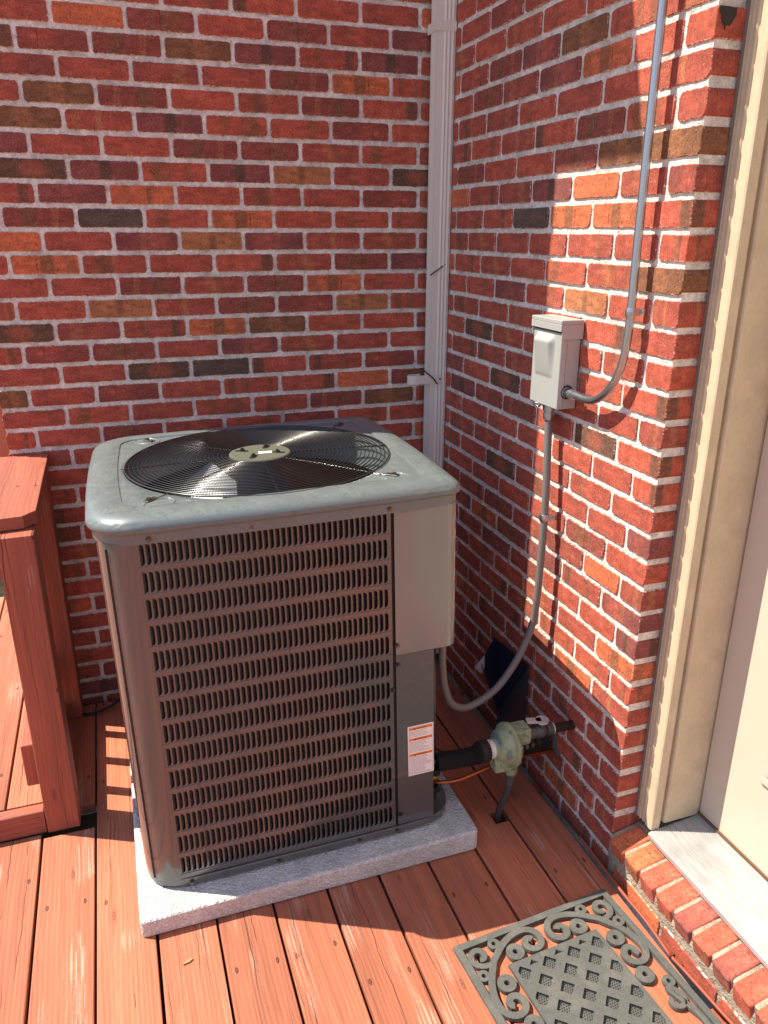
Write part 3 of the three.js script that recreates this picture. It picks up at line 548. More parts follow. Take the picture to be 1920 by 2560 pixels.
// ---------------------------------------------------------------- downspout in the corner
{
  const mat = std({ color: 0xe8e0d2, roughness: 0.45 });
  const d = thing('downspout', 'cream corrugated metal downspout standing in the wall corner', 'downspout', [-0.0325, 0, 0.055]);
  // ribbed section pulled up
  const s = new THREE.Shape(), hw = 0.031, hd = 0.028, P = [];
  const edge = (x0, z0, x1, z1, from, to, n, depth) => { const L = Math.hypot(x1 - x0, z1 - z0), nx = (z1 - z0) / L, nz = -(x1 - x0) / L; for (let i = 0; i <= 60; i++) { const t = i / 60; let o = 0; if (t > from && t < to) o = -depth * (0.5 - 0.5 * Math.cos((t - from) / (to - from) * n * 2 * Math.PI)); P.push([x0 + (x1 - x0) * t - nx * o * -1, z0 + (z1 - z0) * t - nz * o * -1]); } };
  edge(-hw, hd, hw, hd, 0.34, 0.97, 3, 0.003); edge(hw, hd, hw, -hd, 0.1, 0.9, 4, 0.0025); edge(hw, -hd, -hw, -hd, 0, 0, 1, 0); edge(-hw, -hd, -hw, hd, 0.1, 0.7, 3, 0.0018);
  P.forEach(([x, z], i) => (i ? s.lineTo(x, -z) : s.moveTo(x, -z)));
  const g = new THREE.ExtrudeGeometry(s, { depth: 2.62, bevelEnabled: false }).rotateX(-Math.PI / 2).translate(0, 0.14, 0);
  part('pipe', toCreasedNormals(g, 0.5), mat, d);
  part('pipe_elbow', merge([rboxAt(-0.03, 0.03, 0.03, 0.139, -0.026, 0.09, 0.006)]), mat, d);
  const strap = (y) => merge([rboxAt(-hw - 0.0022, hw + 0.002, y, y + 0.03, hd + 0.0004, hd + 0.0024, 0.0008), rboxAt(-hw - 0.0024, -hw - 0.0004, y, y + 0.03, -hd - 0.024, hd + 0.0022, 0.0008)]);
  part('strap', strap(2.243), mat, d);
  { // loose strap, bent out to the left
    const sh = new THREE.Shape(); const pts = [[0.012, 0.0305], [-0.05, 0.0305], [-0.09, 0.031], [-0.108, 0.024], [-0.113, 0.01], [-0.105, -0.003], [-0.085, -0.008], [-0.055, -0.012]];
    const c = new THREE.CatmullRomCurve3(pts.map(([x, z]) => V(x, 0, z))).getPoints(40), t = 0.0016, A = [], B = [];
    c.forEach((p, i) => { const q = c[Math.min(40, i + 1)].clone().sub(c[Math.max(0, i - 1)]).normalize(); A.push([p.x, p.z]); B.push([p.x - q.z * t, p.z + q.x * t]); });
    [...A, ...B.reverse()].forEach(([x, z], i) => (i ? sh.lineTo(x, -z) : sh.moveTo(x, -z)));
    part('loose_strap', new THREE.ExtrudeGeometry(sh, { depth: 0.031, bevelEnabled: false }).rotateX(-Math.PI / 2), mat, d, [0, 1.125, 0]);
    part('rivet', cyl(0.0035, 0.002, 12).rotateX(Math.PI / 2), screwMat, d, [0.006, 1.141, 0.0335]);
  }
  const tieMat = std({ color: 0x0e0e0f, roughness: 0.5 });
  tagMesh(part('cable_tie', capped([[0.004, 1.555, 0.055], [-0.004, 1.546, 0.075], [-0.04, 1.524, 0.0866], [-0.066, 1.508, 0.0875], [-0.0735, 1.503, 0.089]], 0.0022, 24, 6), tieMat, null), 'black cable tie slanting across the downspout above the loose strap', 'cable tie');
  tagMesh(part('cable_tie', capped([[-0.094, 1.178, 0.06], [-0.088, 1.174, 0.075], [-0.074, 1.161, 0.0905], [-0.053, 1.143, 0.0905], [-0.042, 1.128, 0.0905], [-0.037, 1.122, 0.091]], 0.0026, 24, 6), tieMat, null), 'black cable tie hooked round the loose strap of the downspout', 'cable tie');
  const cb = []; for (let i = 0; i <= 16; i++) { const y = 2.72 - i * 0.13; cb.push([-0.012 + 0.004 * Math.sin(i * 1.3) - 0.006 * sstep(1.7, 1.1, y), y, 0.032 + 0.003 * Math.sin(i * 2.1)]); }
  tagMesh(part('cable', capped(cb, 0.0048, 120, 8), tieMat, null), 'black cable running down the corner beside the downspout', 'cable');
  tagMesh(part('cable', capped([[-1.45, 0.012, 0.06], [-1.36, 0.012, 0.1], [-1.3, 0.02, 0.09], [-1.2, 0.05, 0.06], [-1.0, 0.04, 0.05], [-0.6, 0.02, 0.06], [-0.1, 0.02, 0.1]], 0.0048, 60, 8), tieMat, null), 'black cable lying along the foot of the wall behind the air conditioner', 'cable');
}

// ---------------------------------------------------------------- electrical box, conduit, whip
const greyPaint = phys({ color: 0xa7aaa6, roughness: 0.42, clearcoat: 0.3, clearcoatRoughness: 0.3 });
const galv = phys({ color: 0xb6bcc2, roughness: 0.3, metalness: 0.92 });
{
  const b = thing('electrical_box', 'light grey metal disconnect box mounted on the right brick wall', 'electrical box', [-0.031, 1.207, 0.875]);
  const B = (x0, x1, y0, y1, z0, z1, r = 0.0025) => rboxAt(x0 + 0.031, x1 + 0.031, y0 - 1.207, y1 - 1.207, z0 - 0.875, z1 - 0.875, r);
  part('body', B(-0.044, -0.004, 1.207, 1.425, 0.807, 0.943), greyPaint, b);
  const cv = part('cover', B(-0.0625, -0.0445, 1.207, 1.404, 0.804, 0.946, 0.003), greyPaint, b);
  part('lid', merge([B(-0.069, -0.003, 1.4255, 1.437, 0.799, 0.951), B(-0.069, -0.0655, 1.4085, 1.426, 0.799, 0.951, 0.0012), B(-0.0655, -0.003, 1.389, 1.4255, 0.799, 0.8022, 0.001), B(-0.0655, -0.003, 1.389, 1.4255, 0.9478, 0.951, 0.001)]), greyPaint, b);
  { // pressed hump on the cover, thick at the top
    const nu = 26, nv = 34, pos = [], idx = [], z0 = 0.817, z1 = 0.917, y0 = 1.278, y1 = 1.4;
    for (let j = 0; j <= nv; j++) for (let i = 0; i <= nu; i++) {
      const s = i / nu, t = j / nv, inset = 0.14 * (1 - t) * 0; const e = sstep(0, 0.16, Math.min(s, 1 - s)) * sstep(0, 0.12, t) * sstep(0, 0.2, 1 - t);
      pos.push(-0.0622 - 0.0185 * e * Math.pow(t, 0.85) + 0.031, mix(y0, y1, t) - 1.207, mix(z0, z1, s) - 0.875);
    }
    for (let j = 0; j < nv; j++) for (let i = 0; i < nu; i++) { const A = j * (nu + 1) + i; idx.push(A, A + nu + 1, A + 1, A + 1, A + nu + 1, A + nu + 2); }
    const g = new THREE.BufferGeometry(); g.setAttribute('position', new THREE.Float32BufferAttribute(pos, 3)); g.setIndex(idx); g.computeVertexNormals();
    for (let i = 0; i < g.attributes.normal.count; i++) if (g.attributes.normal.getX(0) > 0) break;
    part('hump', g, greyPaint, cv);
  }
  part('hasp', new THREE.TorusGeometry(0.009, 0.0022, 8, 20).scale(1.3, 1, 0.8).rotateY(Math.PI / 2 + 0.3).rotateZ(0.9), galv, b, [-0.036, -0.003, -0.022]);
  part('knockout_ring', new THREE.TorusGeometry(0.0165, 0.0018, 8, 28), darkMetal, b, [-0.004, 0.045, 0.0705]);
}
{
  const c = thing('metal_conduit', 'galvanised steel conduit rising from the box up the wall', 'conduit', [-0.032, 1.25, 0.96]);
  const pts = [[-0.032, 1.2505, 0.957], [-0.032, 1.2505, 0.985], [-0.032, 1.2495, 1.03], [-0.032, 1.2545, 1.065], [-0.032, 1.275, 1.103], [-0.032, 1.31, 1.138], [-0.032, 1.355, 1.162], [-0.032, 1.41, 1.173], [-0.032, 1.47, 1.1755], [-0.032, 1.6, 1.1735], [-0.032, 2.0, 1.1715], [-0.032, 2.75, 1.17]].map(([x, y, z]) => [x + 0.032, y - 1.25, z - 0.96]);
  part('pipe', capped(pts, 0.0098, 140, 18), galv, c);
  part('connector', merge([cyl(0.0135, 0.012, 6).rotateX(Math.PI / 2).translate(0, 0.0005, -0.008), cyl(0.0122, 0.016, 20).rotateX(Math.PI / 2).translate(0, 0.0005, 0.003), cyl(0.0135, 0.006, 6).rotateX(Math.PI / 2).translate(0, 0.0005, 0.014)]), galv, c);
  part('strap', merge([new THREE.TorusGeometry(0.0112, 0.0022, 6, 24).rotateX(Math.PI / 2).scale(1, 5, 1), rboxAt(-0.003, 0.031, -0.008, 0.008, 0.0105, 0.013, 0.0006), cyl(0.004, 0.004, 6).rotateX(Math.PI / 2).translate(0.018, 0, 0.014)]), galv, c, [0, 0.227, 0.2155]);
  part('strap', merge([new THREE.TorusGeometry(0.0112, 0.0022, 6, 24).rotateX(Math.PI / 2).scale(1, 5, 1), rboxAt(-0.003, 0.031, -0.008, 0.008, 0.0105, 0.013, 0.0006)]), galv, c, [0, 1.0, 0.2105]);
}
{
  const w = thing('flexible_conduit', 'grey flexible conduit looping from the box down to the air conditioner', 'conduit', [-0.036, 1.17, 0.865]);
  const pts = [[-0.034, 1.178, 0.864], [-0.035, 1.1, 0.8715], [-0.037, 0.988, 0.883], [-0.039, 0.887, 0.89], [-0.043, 0.758, 0.895], [-0.045, 0.64, 0.894], [-0.052, 0.539, 0.888], [-0.09, 0.451, 0.893], [-0.122, 0.405, 0.898], [-0.165, 0.36, 0.904], [-0.22, 0.33, 0.91], [-0.275, 0.3205, 0.915], [-0.317, 0.345, 0.92], [-0.344, 0.404, 0.925], [-0.357, 0.479, 0.93], [-0.362, 0.551, 0.935], [-0.363, 0.66, 0.938]].map(([x, y, z]) => [x + 0.036, y - 1.17, z - 0.865]);
  const g = tube(pts, 0.0108, 420, 16);
  part('hose', g, std({ color: 0x77736f, roughness: 0.55 }), w);
  part('connector', merge([cyl(0.0175, 0.016, 6).translate(0.001, 0.026, -0.001), cyl(0.0135, 0.03, 18).translate(0.001, 0.008, -0.0006), cyl(0.0155, 0.01, 18).translate(0.001, 0.006, -0.0006)]), galv, w);
  part('strap', merge([new THREE.TorusGeometry(0.0122, 0.0022, 6, 24).rotateX(Math.PI / 2).scale(1, 5, 1), rboxAt(-0.002, 0.034, -0.008, 0.008, 0.011, 0.0135, 0.0006), cyl(0.004, 0.004, 6).rotateX(Math.PI / 2).translate(0.02, 0, 0.014)]), galv, w, [-0.003, -0.285, 0.0245]);
}

// ---------------------------------------------------------------- gas pipe, valve, regulator, hose
const greenPaint = (() => { const m = dataTex(128, 128, (x, y) => { const n = 0.85 + 0.2 * noise(x / 16, y / 16, 3, 8, 8) + 0.12 * noise(x / 4, y / 4, 4, 32, 32), d = sstep(0.58, 0.82, noise(x / 22, y / 14, 6, 6, 9)); return [mix(140, 104, d) * n, mix(152, 116, d) * n, mix(116, 110, d) * n]; }); return std({ map: m, roughness: 0.62 }); })();
{
  const Z = 1.063;
  tagMesh(part('gas_pipe', merge([capped([[0.01, 0.297, Z], [-0.03, 0.2975, Z], [-0.075, 0.3, Z]], 0.0135, 20, 18)]), std({ color: 0x2c1a17, roughness: 0.6 }), null), 'dark iron gas pipe coming out of the right brick wall', 'pipe');
  const v = thing('gas_valve', 'grey ball valve with pale lever between the iron pipe and the green regulator', 'valve', [-0.106, 0.301, Z]);
  const vm = std({ color: 0x5c5c5a, roughness: 0.55, metalness: 0.5 });
  part('body', merge([new THREE.SphereGeometry(0.021, 24, 16).scale(1.2, 1, 1), cyl(0.0195, 0.02, 8).rotateZ(Math.PI / 2).translate(0.028, 0, 0), cyl(0.019, 0.018, 8).rotateZ(Math.PI / 2).translate(-0.027, 0, 0), cyl(0.011, 0.018, 16).translate(0.004, 0.022, 0)]), vm, v);
  part('tape', merge([cyl(0.0165, 0.004, 20).rotateZ(Math.PI / 2).translate(0.0405, 0, 0), cyl(0.0168, 0.005, 20).rotateZ(Math.PI / 2).translate(-0.0385, 0, 0)]), std({ color: 0xd9d7d2, roughness: 0.8 }), v);
  const lev = merge([cyl(0.019, 0.007, 28).translate(0.004, 0.035, 0), rboxAt(-0.042, 0.004, 0.031, 0.0385, -0.0115, 0.0115, 0.003)]).rotateY(-0.25);
  part('lever', lev, std({ color: 0xb4b1ad, roughness: 0.5 }), v);
  // regulator: diaphragm housing, spring tower with black cap, inlet block
  const r = thing('gas_regulator', 'pale green gas regulator with round housing and black cap', 'regulator', [-0.205, 0.277, Z]);
  const ax = new THREE.Group(); 
  const q = new THREE.Quaternion().setFromUnitVectors(V(0, 1, 0), V(-1, 0.04, 0.08).normalize());
  const lathe = (p, n = 48) => new THREE.LatheGeometry(p.map(([a, b]) => new THREE.Vector2(a, b)), n);
  const bowl = lathe([[0.0005, -0.03], [0.03, -0.028], [0.05, -0.017], [0.054, -0.006], [0.063, -0.005], [0.0645, 0], [0.0645, 0.006], [0.063, 0.0075], [0.057, 0.009], [0.054, 0.016], [0.048, 0.03], [0.039, 0.041], [0.031, 0.047], [0.0265, 0.05], [0.0258, 0.072], [0.0005, 0.072]]);
  part('housing', bowl.applyQuaternion(q), greenPaint, r);
  for (let k = 0; k < 8; k++) { const a = k * Math.PI / 4 + 0.3, g = cyl(0.0045, 0.017, 8).translate(0.059 * Math.cos(a), 0.001, 0.059 * Math.sin(a)); part('flange_bolt', g.applyQuaternion(q), greenPaint, r); }
  part('tower_label', cyl(0.0264, 0.021, 32).translate(0, 0.0605, 0).applyQuaternion(q), std({ color: 0xc9cacd, roughness: 0.6 }), r);
  const ribs = []; for (let k = 0; k < 22; k++) { const a = k / 22 * 2 * Math.PI; ribs.push(rbox(0.0042, 0.024, 0.004, 0.001).rotateY(-a).translate(0.0292 * Math.cos(a), 0.083, 0.0292 * Math.sin(a))); }
  part('cap', merge([lathe([[0.0005, 0.071], [0.0295, 0.071], [0.0295, 0.0945], [0.027, 0.097], [0.0005, 0.097]], 36), ...ribs]).applyQuaternion(q), std({ color: 0x1a1715, roughness: 0.6 }), r);
  part('inlet_block', merge([rboxAt(-0.012, 0.058, 0.006, 0.056, -0.026, 0.026, 0.006), rboxAt(-0.008, 0.03, -0.06, 0.008, -0.022, 0.022, 0.008), cyl(0.0225, 0.018, 6).rotateZ(Math.PI / 2).translate(0.052, 0.026, 0), cyl(0.0075, 0.004, 14).translate(0.022, 0.0575, 0.004)]), greenPaint, r);
  part('vent_boss', merge([cyl(0.026, 0.045, 28, 0.02).rotateZ(Math.PI / 2).translate(-0.032, -0.038, 0.012), rboxAt(-0.054, 0.0, -0.066, -0.04, -0.008, 0.034, 0.008)]), greenPaint, r);
  part('outlet', merge([cyl(0.019, 0.022, 6).translate(0.013, -0.088, 0), cyl(0.0135, 0.02, 16).translate(0.013, -0.073, 0)]), greenPaint, r);
  const h = thing('vent_hose', 'thin grey hose dropping from the regulator through a hole in the deck', 'hose', [-0.192, 0.15, Z]);
  part('fitting', merge([cyl(0.0155, 0.016, 6).translate(0, 0.018, 0), cyl(0.0135, 0.024, 18).translate(0, 0.002, 0)]), vm, h);
  part('hose', capped([[0, 0.005, 0], [-0.003, -0.03, -0.001], [-0.01, -0.07, -0.008], [-0.017, -0.12, -0.022], [-0.0145, -0.16, -0.032], [-0.006, -0.24, -0.034], [0, -0.42, -0.034]], 0.0095, 50, 14), std({ color: 0x4a4240, roughness: 0.6 }), h);
}
// ---------------------------------------------------------------- refrigerant lines
const copper = std({ color: 0xb4663f, roughness: 0.32, metalness: 0.95 });
{
  const p = thing('insulated_pipe', 'thick black foam insulated pipe from the air conditioner to the wall', 'pipe', [-0.2, 0.187, 0.97]);
  part('foam', capped([[-0.185, 0.004, -0.004], [-0.1, 0, -0.002], [0, -0.002, 0], [0.1, -0.003, 0], [0.158, -0.002, 0], [0.178, 0.001, 0]], 0.0268, 60, 22), std({ color: 0x1b1a1a, roughness: 0.92 }), p);
  const tape = []; for (let k = 0; k < 6; k++) tape.push(cyl(0.0278 + 0.0006 * (k % 2), 0.0125, 24, 0.0276 + 0.0007 * ((k + 1) % 2)).rotateZ(Math.PI / 2 + 0.08 * (k % 2 ? 1 : -1)).translate(0.088 + k * 0.0105, -0.003, 0));
  part('tape_wrap', merge(tape), phys({ color: 0x141313, roughness: 0.3, clearcoat: 0.4 }), p);
  part('pipe_end', capped([[0.17, -0.001, 0], [0.215, -0.001, 0]], 0.0095, 6, 14), copper, p);
  part('wall_patch', merge([new THREE.SphereGeometry(0.03, 14, 10).scale(0.35, 1.15, 0.95).translate(0.203, -0.006, 0.006), new THREE.SphereGeometry(0.02, 12, 8).scale(0.4, 1, 1.2).translate(0.203, -0.026, 0.024)]), std({ color: 0x6f7275, map: mortarMap, roughness: 0.9 }), p);
  tagMesh(part('copper_pipe', capped([[-0.41, 0.128, 0.962], [-0.385, 0.134, 0.985], [-0.333, 0.138, 1.0], [-0.28, 0.147, 1.0], [-0.229, 0.157, 0.998], [-0.15, 0.162, 0.992], [-0.07, 0.156, 0.985], [0.01, 0.152, 0.985]], 0.0058, 70, 12), copper, null), 'bare copper pipe curving from the lower service valve to the wall', 'pipe');
  tagMesh(part('copper_pipe', capped([[-0.402, 0.30, 0.93], [-0.395, 0.24, 0.93], [-0.375, 0.214, 0.93], [-0.341, 0.19, 0.931], [-0.287, 0.177, 0.935], [-0.222, 0.216, 0.94], [-0.12, 0.222, 0.94], [0.005, 0.222, 0.94]], 0.0036, 70, 10), std({ color: 0x5b3a30, roughness: 0.5, metalness: 0.3 }), null), 'thin brown wire running along the top of the insulated pipe', 'wire');
}
{ // dark plastic sheet leaning in the corner
  const s = thing('plastic_sheet', 'folded dark plastic sheet leaning against the wall in the corner', 'sheet', [-0.06, 0, 0.7]);
  const dm = phys({ color: 0x262b3a, roughness: 0.35, clearcoat: 0.2 });
  const slab = (a, t) => { const p = a.map((q) => V(...q).sub(V(-0.06, 0, 0.7))), n = p[1].clone().sub(p[0]).cross(p[2].clone().sub(p[0])).normalize().multiplyScalar(t), pos = []; const tri = (x, y, z) => pos.push(...x.toArray(), ...y.toArray(), ...z.toArray()); const b = p.map((v) => v.clone().add(n)); for (let i = 1; i < p.length - 1; i++) { tri(p[0], p[i], p[i + 1]); tri(b[0], b[i + 1], b[i]); } for (let i = 0; i < p.length; i++) { const j = (i + 1) % p.length; tri(p[i], b[j], p[j]); tri(p[i], b[i], b[j]); } const g = new THREE.BufferGeometry(); g.setAttribute('position', new THREE.Float32BufferAttribute(pos, 3)); g.setAttribute('uv', new THREE.Float32BufferAttribute(new Float32Array(pos.length / 3 * 2), 2)); g.computeVertexNormals(); return g; };
  part('upper_fold', slab([[-0.012, 0.334, 0.584], [-0.008, 0.352, 0.815], [-0.05, 0.12, 0.71], [-0.13, 0.335, 0.72]], 0.0025), dm, s);
  part('lower_fold', slab([[-0.008, 0.352, 0.815], [-0.008, 0.14, 0.812], [-0.03, 0.012, 0.66], [-0.05, 0.12, 0.71]], 0.0025), phys({ color: 0x3c3f48, roughness: 0.3, clearcoat: 0.3 }), s);
  part('torn_edge', slab([[-0.128, 0.345, 0.722], [-0.118, 0.36, 0.724], [-0.112, 0.31, 0.716], [-0.12, 0.29, 0.714], [-0.134, 0.30, 0.716], [-0.146, 0.316, 0.712]], 0.003), std({ color: 0x9a9b9d, roughness: 0.7 }), s);
}
{ // stained wire stapled along the foot of the right wall
  const w = thing('wire', 'stain painted wire running along the deck edge by the door sill', 'wire', [-0.03, 0.01, 1.45]);
  part('wire', capped([[-0.0, 0.003, -0.25], [-0.004, 0.003, -0.05], [-0.001, 0.002, 0.05], [-0.006, 0.0, 0.14], [-0.0105, 0.006, 0.16], [-0.002, 0.001, 0.2], [0.004, 0.001, 0.28], [0.012, 0.002, 0.4], [0.012, 0.002, 0.8]], 0.0042, 70, 8), std({ color: 0x9c4b37, roughness: 0.6 }), w);
  part('staple', rbox(0.018, 0.012, 0.008, 0.002), std({ color: 0x6d3226, roughness: 0.6 }), w, [-0.008, 0.006, 0.158]);
}

// ---------------------------------------------------------------- door, frame, threshold, brick sill
const trimTex = dataTex(256, 512, (x, y) => { const n = 0.93 + 0.06 * noise(x / 30, y / 60, 2, 9, 9) + 0.05 * noise(x / 3, y / 14, 3, 85, 37); const chip = sstep(0.93, 0.96, noise(x / 10, y / 7, 4, 26, 73)) * 0.15; return [mix(204, 128, chip) * n, mix(188, 112, chip) * n, mix(159, 92, chip) * n]; });
const trimMat = std({ map: trimTex, roughness: 0.55 });
{
  const f = thing('door_frame', 'cream painted timber door frame against the brick return', 'door frame', [0.07, 0.13, 1.3]);
  const prof = (pts, y0, y1) => { const s = new THREE.Shape(); pts.forEach(([x, z], i) => (i ? s.lineTo(x - 0.07, -(z - 1.3)) : s.moveTo(x - 0.07, -(z - 1.3)))); return boxUV(toCreasedNormals(new THREE.ExtrudeGeometry(s, { depth: y1 - y0, bevelEnabled: false }).rotateX(-Math.PI / 2).translate(0, y0 - 0.13, 0), 0.4), 3); };
  // brickmould with flutes facing out
  const flute = []; flute.push([0.0945, 1.2985], [0.0695, 1.2985], [0.0695, 1.303], [0.073, 1.3055], [0.073, 1.309], [0.0695, 1.3115], [0.0695, 1.3145], [0.0735, 1.317], [0.0735, 1.3215], [0.07, 1.324], [0.07, 1.327], [0.0735, 1.3295], [0.0735, 1.333], [0.0695, 1.3365], [0.0685, 1.345], [0.0685, 1.359], [0.0705, 1.363], [0.0945, 1.363]);
  part('brick_mould', prof(flute, 0.149, 2.36), trimMat, f);
  part('groove', prof([[0.0948, 1.3], [0.0948, 1.352], [0.1076, 1.352], [0.1076, 1.3]], 0.149, 2.36), trimMat, f);
  part('jamb', prof([[0.1079, 1.3], [0.1079, 1.36], [0.111, 1.3635], [0.215, 1.3635], [0.218, 1.361], [0.262, 1.361], [0.262, 1.3]], 0.162, 2.36), trimMat, f);
  // far side and head of the frame
  part('brick_mould', prof([[0.0695, 2.29], [0.0695, 2.355], [0.0945, 2.355], [0.0945, 2.29]], 0.149, 2.36), trimMat, f);
  part('jamb', prof([[0.108, 2.29], [0.108, 2.355], [0.262, 2.355], [0.262, 2.29]], 0.149, 2.36), trimMat, f);
  part('head', prof([[0.0695, 1.2985], [0.0695, 2.355], [0.262, 2.355], [0.262, 1.2985]], 2.361, 2.419), trimMat, f);
  part('caulk', boxUV(boxAt(0.0662 - 0.07, 0.0692 - 0.07, 0.02, 2.28, 1.2976 - 1.3, 1.3035 - 1.3)), std({ color: 0x7c7468, roughness: 0.9 }), f);
}
{
  const d = thing('door', 'cream panelled entrance door with a raised moulding', 'door', [0.222, 0.165, 1.83]);
  const dm = std({ color: 0xcdc0ae, roughness: 0.42 });
  const B = (x0, x1, y0, y1, z0, z1, r = 0.001) => rboxAt(x0 - 0.222, x1 - 0.222, y0 - 0.165, y1 - 0.165, z0 - 1.83, z1 - 1.83, r);
  part('slab', B(0.222, 0.262, 0.167, 2.355, 1.3645, 2.287), dm, d);
  const mould = (y0, y1, z0, z1) => merge([B(0.214, 0.2225, y0, y0 + 0.022, z0, z1, 0.004), B(0.214, 0.2225, y1 - 0.022, y1, z0, z1, 0.004), B(0.214, 0.2225, y0 + 0.0221, y1 - 0.0221, z0, z0 + 0.022, 0.004), B(0.214, 0.2225, y0 + 0.0221, y1 - 0.0221, z1 - 0.022, z1, 0.004), B(0.217, 0.2226, y0 + 0.04, y1 - 0.04, z0 + 0.04, z1 - 0.04, 0.003)]);
  part('panel_moulding', mould(0.4, 0.95, 1.535, 1.79), dm, d); part('panel_moulding', mould(0.4, 0.95, 1.86, 2.115), dm, d); part('panel_moulding', mould(1.1, 2.2, 1.535, 1.79), dm, d); part('panel_moulding', mould(1.1, 2.2, 1.86, 2.115), dm, d);
  part('weatherstrip', B(0.2165, 0.222, 0.163, 0.1705, 1.3645, 2.287, 0.001), std({ color: 0x6b4a34, roughness: 0.8 }), d);
}
{
  const s = new THREE.Shape(), P = [[0.262, 0.128], [0.262, 0.1625], [0.218, 0.1625], [0.2175, 0.1605]];
  for (let i = 0; i <= 12; i++) { const x = 0.212 - i * 0.0056; P.push([x + 0.0028, 0.1598 - i * 0.0004], [x + 0.002, 0.1586 - i * 0.0004], [x + 0.0004, 0.1586 - i * 0.0004], [x - 0.0004, 0.1598 - i * 0.0004]); }
  P.push([0.14, 0.1548], [0.139, 0.1528], [0.136, 0.1528]);
  for (let i = 0; i <= 11; i++) { const x = 0.132 - i * 0.0055; P.push([x + 0.0028, 0.154 - i * 0.0006], [x + 0.002, 0.1528 - i * 0.0006], [x + 0.0004, 0.1528 - i * 0.0006], [x - 0.0004, 0.154 - i * 0.0006]); }
  P.push([0.068, 0.1465], [0.062, 0.1455], [0.06, 0.143], [0.06, 0.131], [0.063, 0.129]);
  P.forEach(([x, y], i) => (i ? s.lineTo(x, y) : s.moveTo(x, y)));
  const g = new THREE.ExtrudeGeometry(s, { depth: 0.922, bevelEnabled: false });
  const alMap = dataTex(128, 512, (x, y) => { const n = 0.86 + 0.16 * noise(x / 2, y / 40, 3, 64, 13) + 0.06 * noise(x / 20, y / 30, 4, 6, 17); return [188 * n, 188 * n, 187 * n]; });
  alMap.repeat.set(4, 2);
  tagMesh(part('threshold', toCreasedNormals(g, 0.4), std({ map: alMap, roughness: 0.42, metalness: 0.45 }), null, [0, 0, 1.3646]), 'ribbed aluminium threshold in front of the door', 'threshold');
}
{
  const s = thing('brick_sill', 'sloping row of bricks on edge under the door threshold', 'brick sill', [0, 0, 1.3]);
  reseed(909);
  const slope = 0.24;
  const core = new THREE.Shape(); [[-0.0035, -0.03], [-0.0035, 0.03], [-0.0085, 0.036], [-0.0085, 0.1], [-0.003, 0.1035], [0.085, 0.1225], [0.26, 0.126], [0.26, -0.03]].forEach(([x, y], i) => (i ? core.lineTo(x, y) : core.moveTo(x, y)));
  part('mortar', boxUV(new THREE.ExtrudeGeometry(core, { depth: 1.06, bevelEnabled: false })), std({ map: mortarMap, color: 0xb9b0a2, bumpMap: mortarBump, bumpScale: 0.006, roughness: 0.97 }), s, [0, 0, 0]);
  const bg = []; for (let i = 0; i < 6; i++) {
    const g = rbox(0.094, 0.076, 0.0565, 0.0055, 3), p = g.attributes.position; for (let k = 0; k < p.count; k++) { const x = p.getX(k), y = p.getY(k), z = p.getZ(k), j = (noise(x * 120 + i * 7, z * 120 + y * 60, 31) - 0.5) * 0.003; p.setXYZ(k, x + j, y + j * 0.8, z + j * 0.7); }
    const n = g.attributes.normal, uv = g.attributes.uv; for (let k = 0; k < p.count; k++) { if (Math.abs(n.getX(k)) > 0.6) uv.setXY(k, 0.5 + p.getY(k) / 0.2, 0.5 + p.getZ(k) / 0.06); else uv.setXY(k, 0.3 + p.getX(k) / 0.2, 0.5 + p.getZ(k) / 0.06); }
    bg.push(g);
  }
  for (let k = 0; k < 16; k++) { const z = 1.338 + k * 0.0654 + rr(-0.001, 0.001), b = part('brick', bg[Math.floor(rnd() * 6)], brickMats[[10, 11, 19, 27, 0, 1, 4, 26, 22, 18, 9][Math.floor(rnd() * 11)]], s, [0.0345, 0.0768, z - 1.3]); b.rotation.z = slope + rr(-0.02, 0.02); b.rotation.x = rr(-0.02, 0.02); b.rotation.y = rr(-0.02, 0.02); if (rnd() < 0.4) b.scale.z = -1; }
  for (let k = 0; k < 5; k++) { const g = stretchers[k], b = part('brick', g, brickMats[brickDraw[Math.floor(rnd() * brickDraw.length)]], s, [-0.0085, 0.0002, 0.125 + k * BL]); b.rotation.y = -Math.PI / 2; b.scale.y = 0.92; }
}

{ // litter
  const chip = (pts, t) => { const sh = new THREE.Shape(); pts.forEach(([x, z], i) => (i ? sh.lineTo(x, z) : sh.moveTo(x, z))); return new THREE.ExtrudeGeometry(sh, { depth: t, bevelEnabled: false }).rotateX(-Math.PI / 2); };
  const white = std({ color: 0xe8e6e0, roughness: 0.7 });
  tagMesh(part('paint_chip', chip([[-0.006, -0.003], [0.004, -0.004], [0.007, 0.001], [0, 0.004]], 0.0015), white, null, [-0.352, 0.0665, 1.0]), 'small white chip lying on the concrete pad below the copper pipe', 'chip');
  tagMesh(part('paint_chip', chip([[-0.004, -0.003], [0.004, -0.002], [0.002, 0.003]], 0.0015), white, null, [-0.378, 0.0662, 1.045]), 'tiny white chip on the concrete pad beside the unit base', 'chip');
  tagMesh(part('wood_chip', chip([[-0.012, -0.004], [0.004, -0.001], [0.013, 0.006], [0.004, 0.006], [-0.008, 0.001]], 0.003), std({ color: 0xb98a6a, roughness: 0.9 }), null, [-1.135, 0.001, 1.236]), 'small pale wood splinter lying on the sunlit deck boards', 'splinter');
}

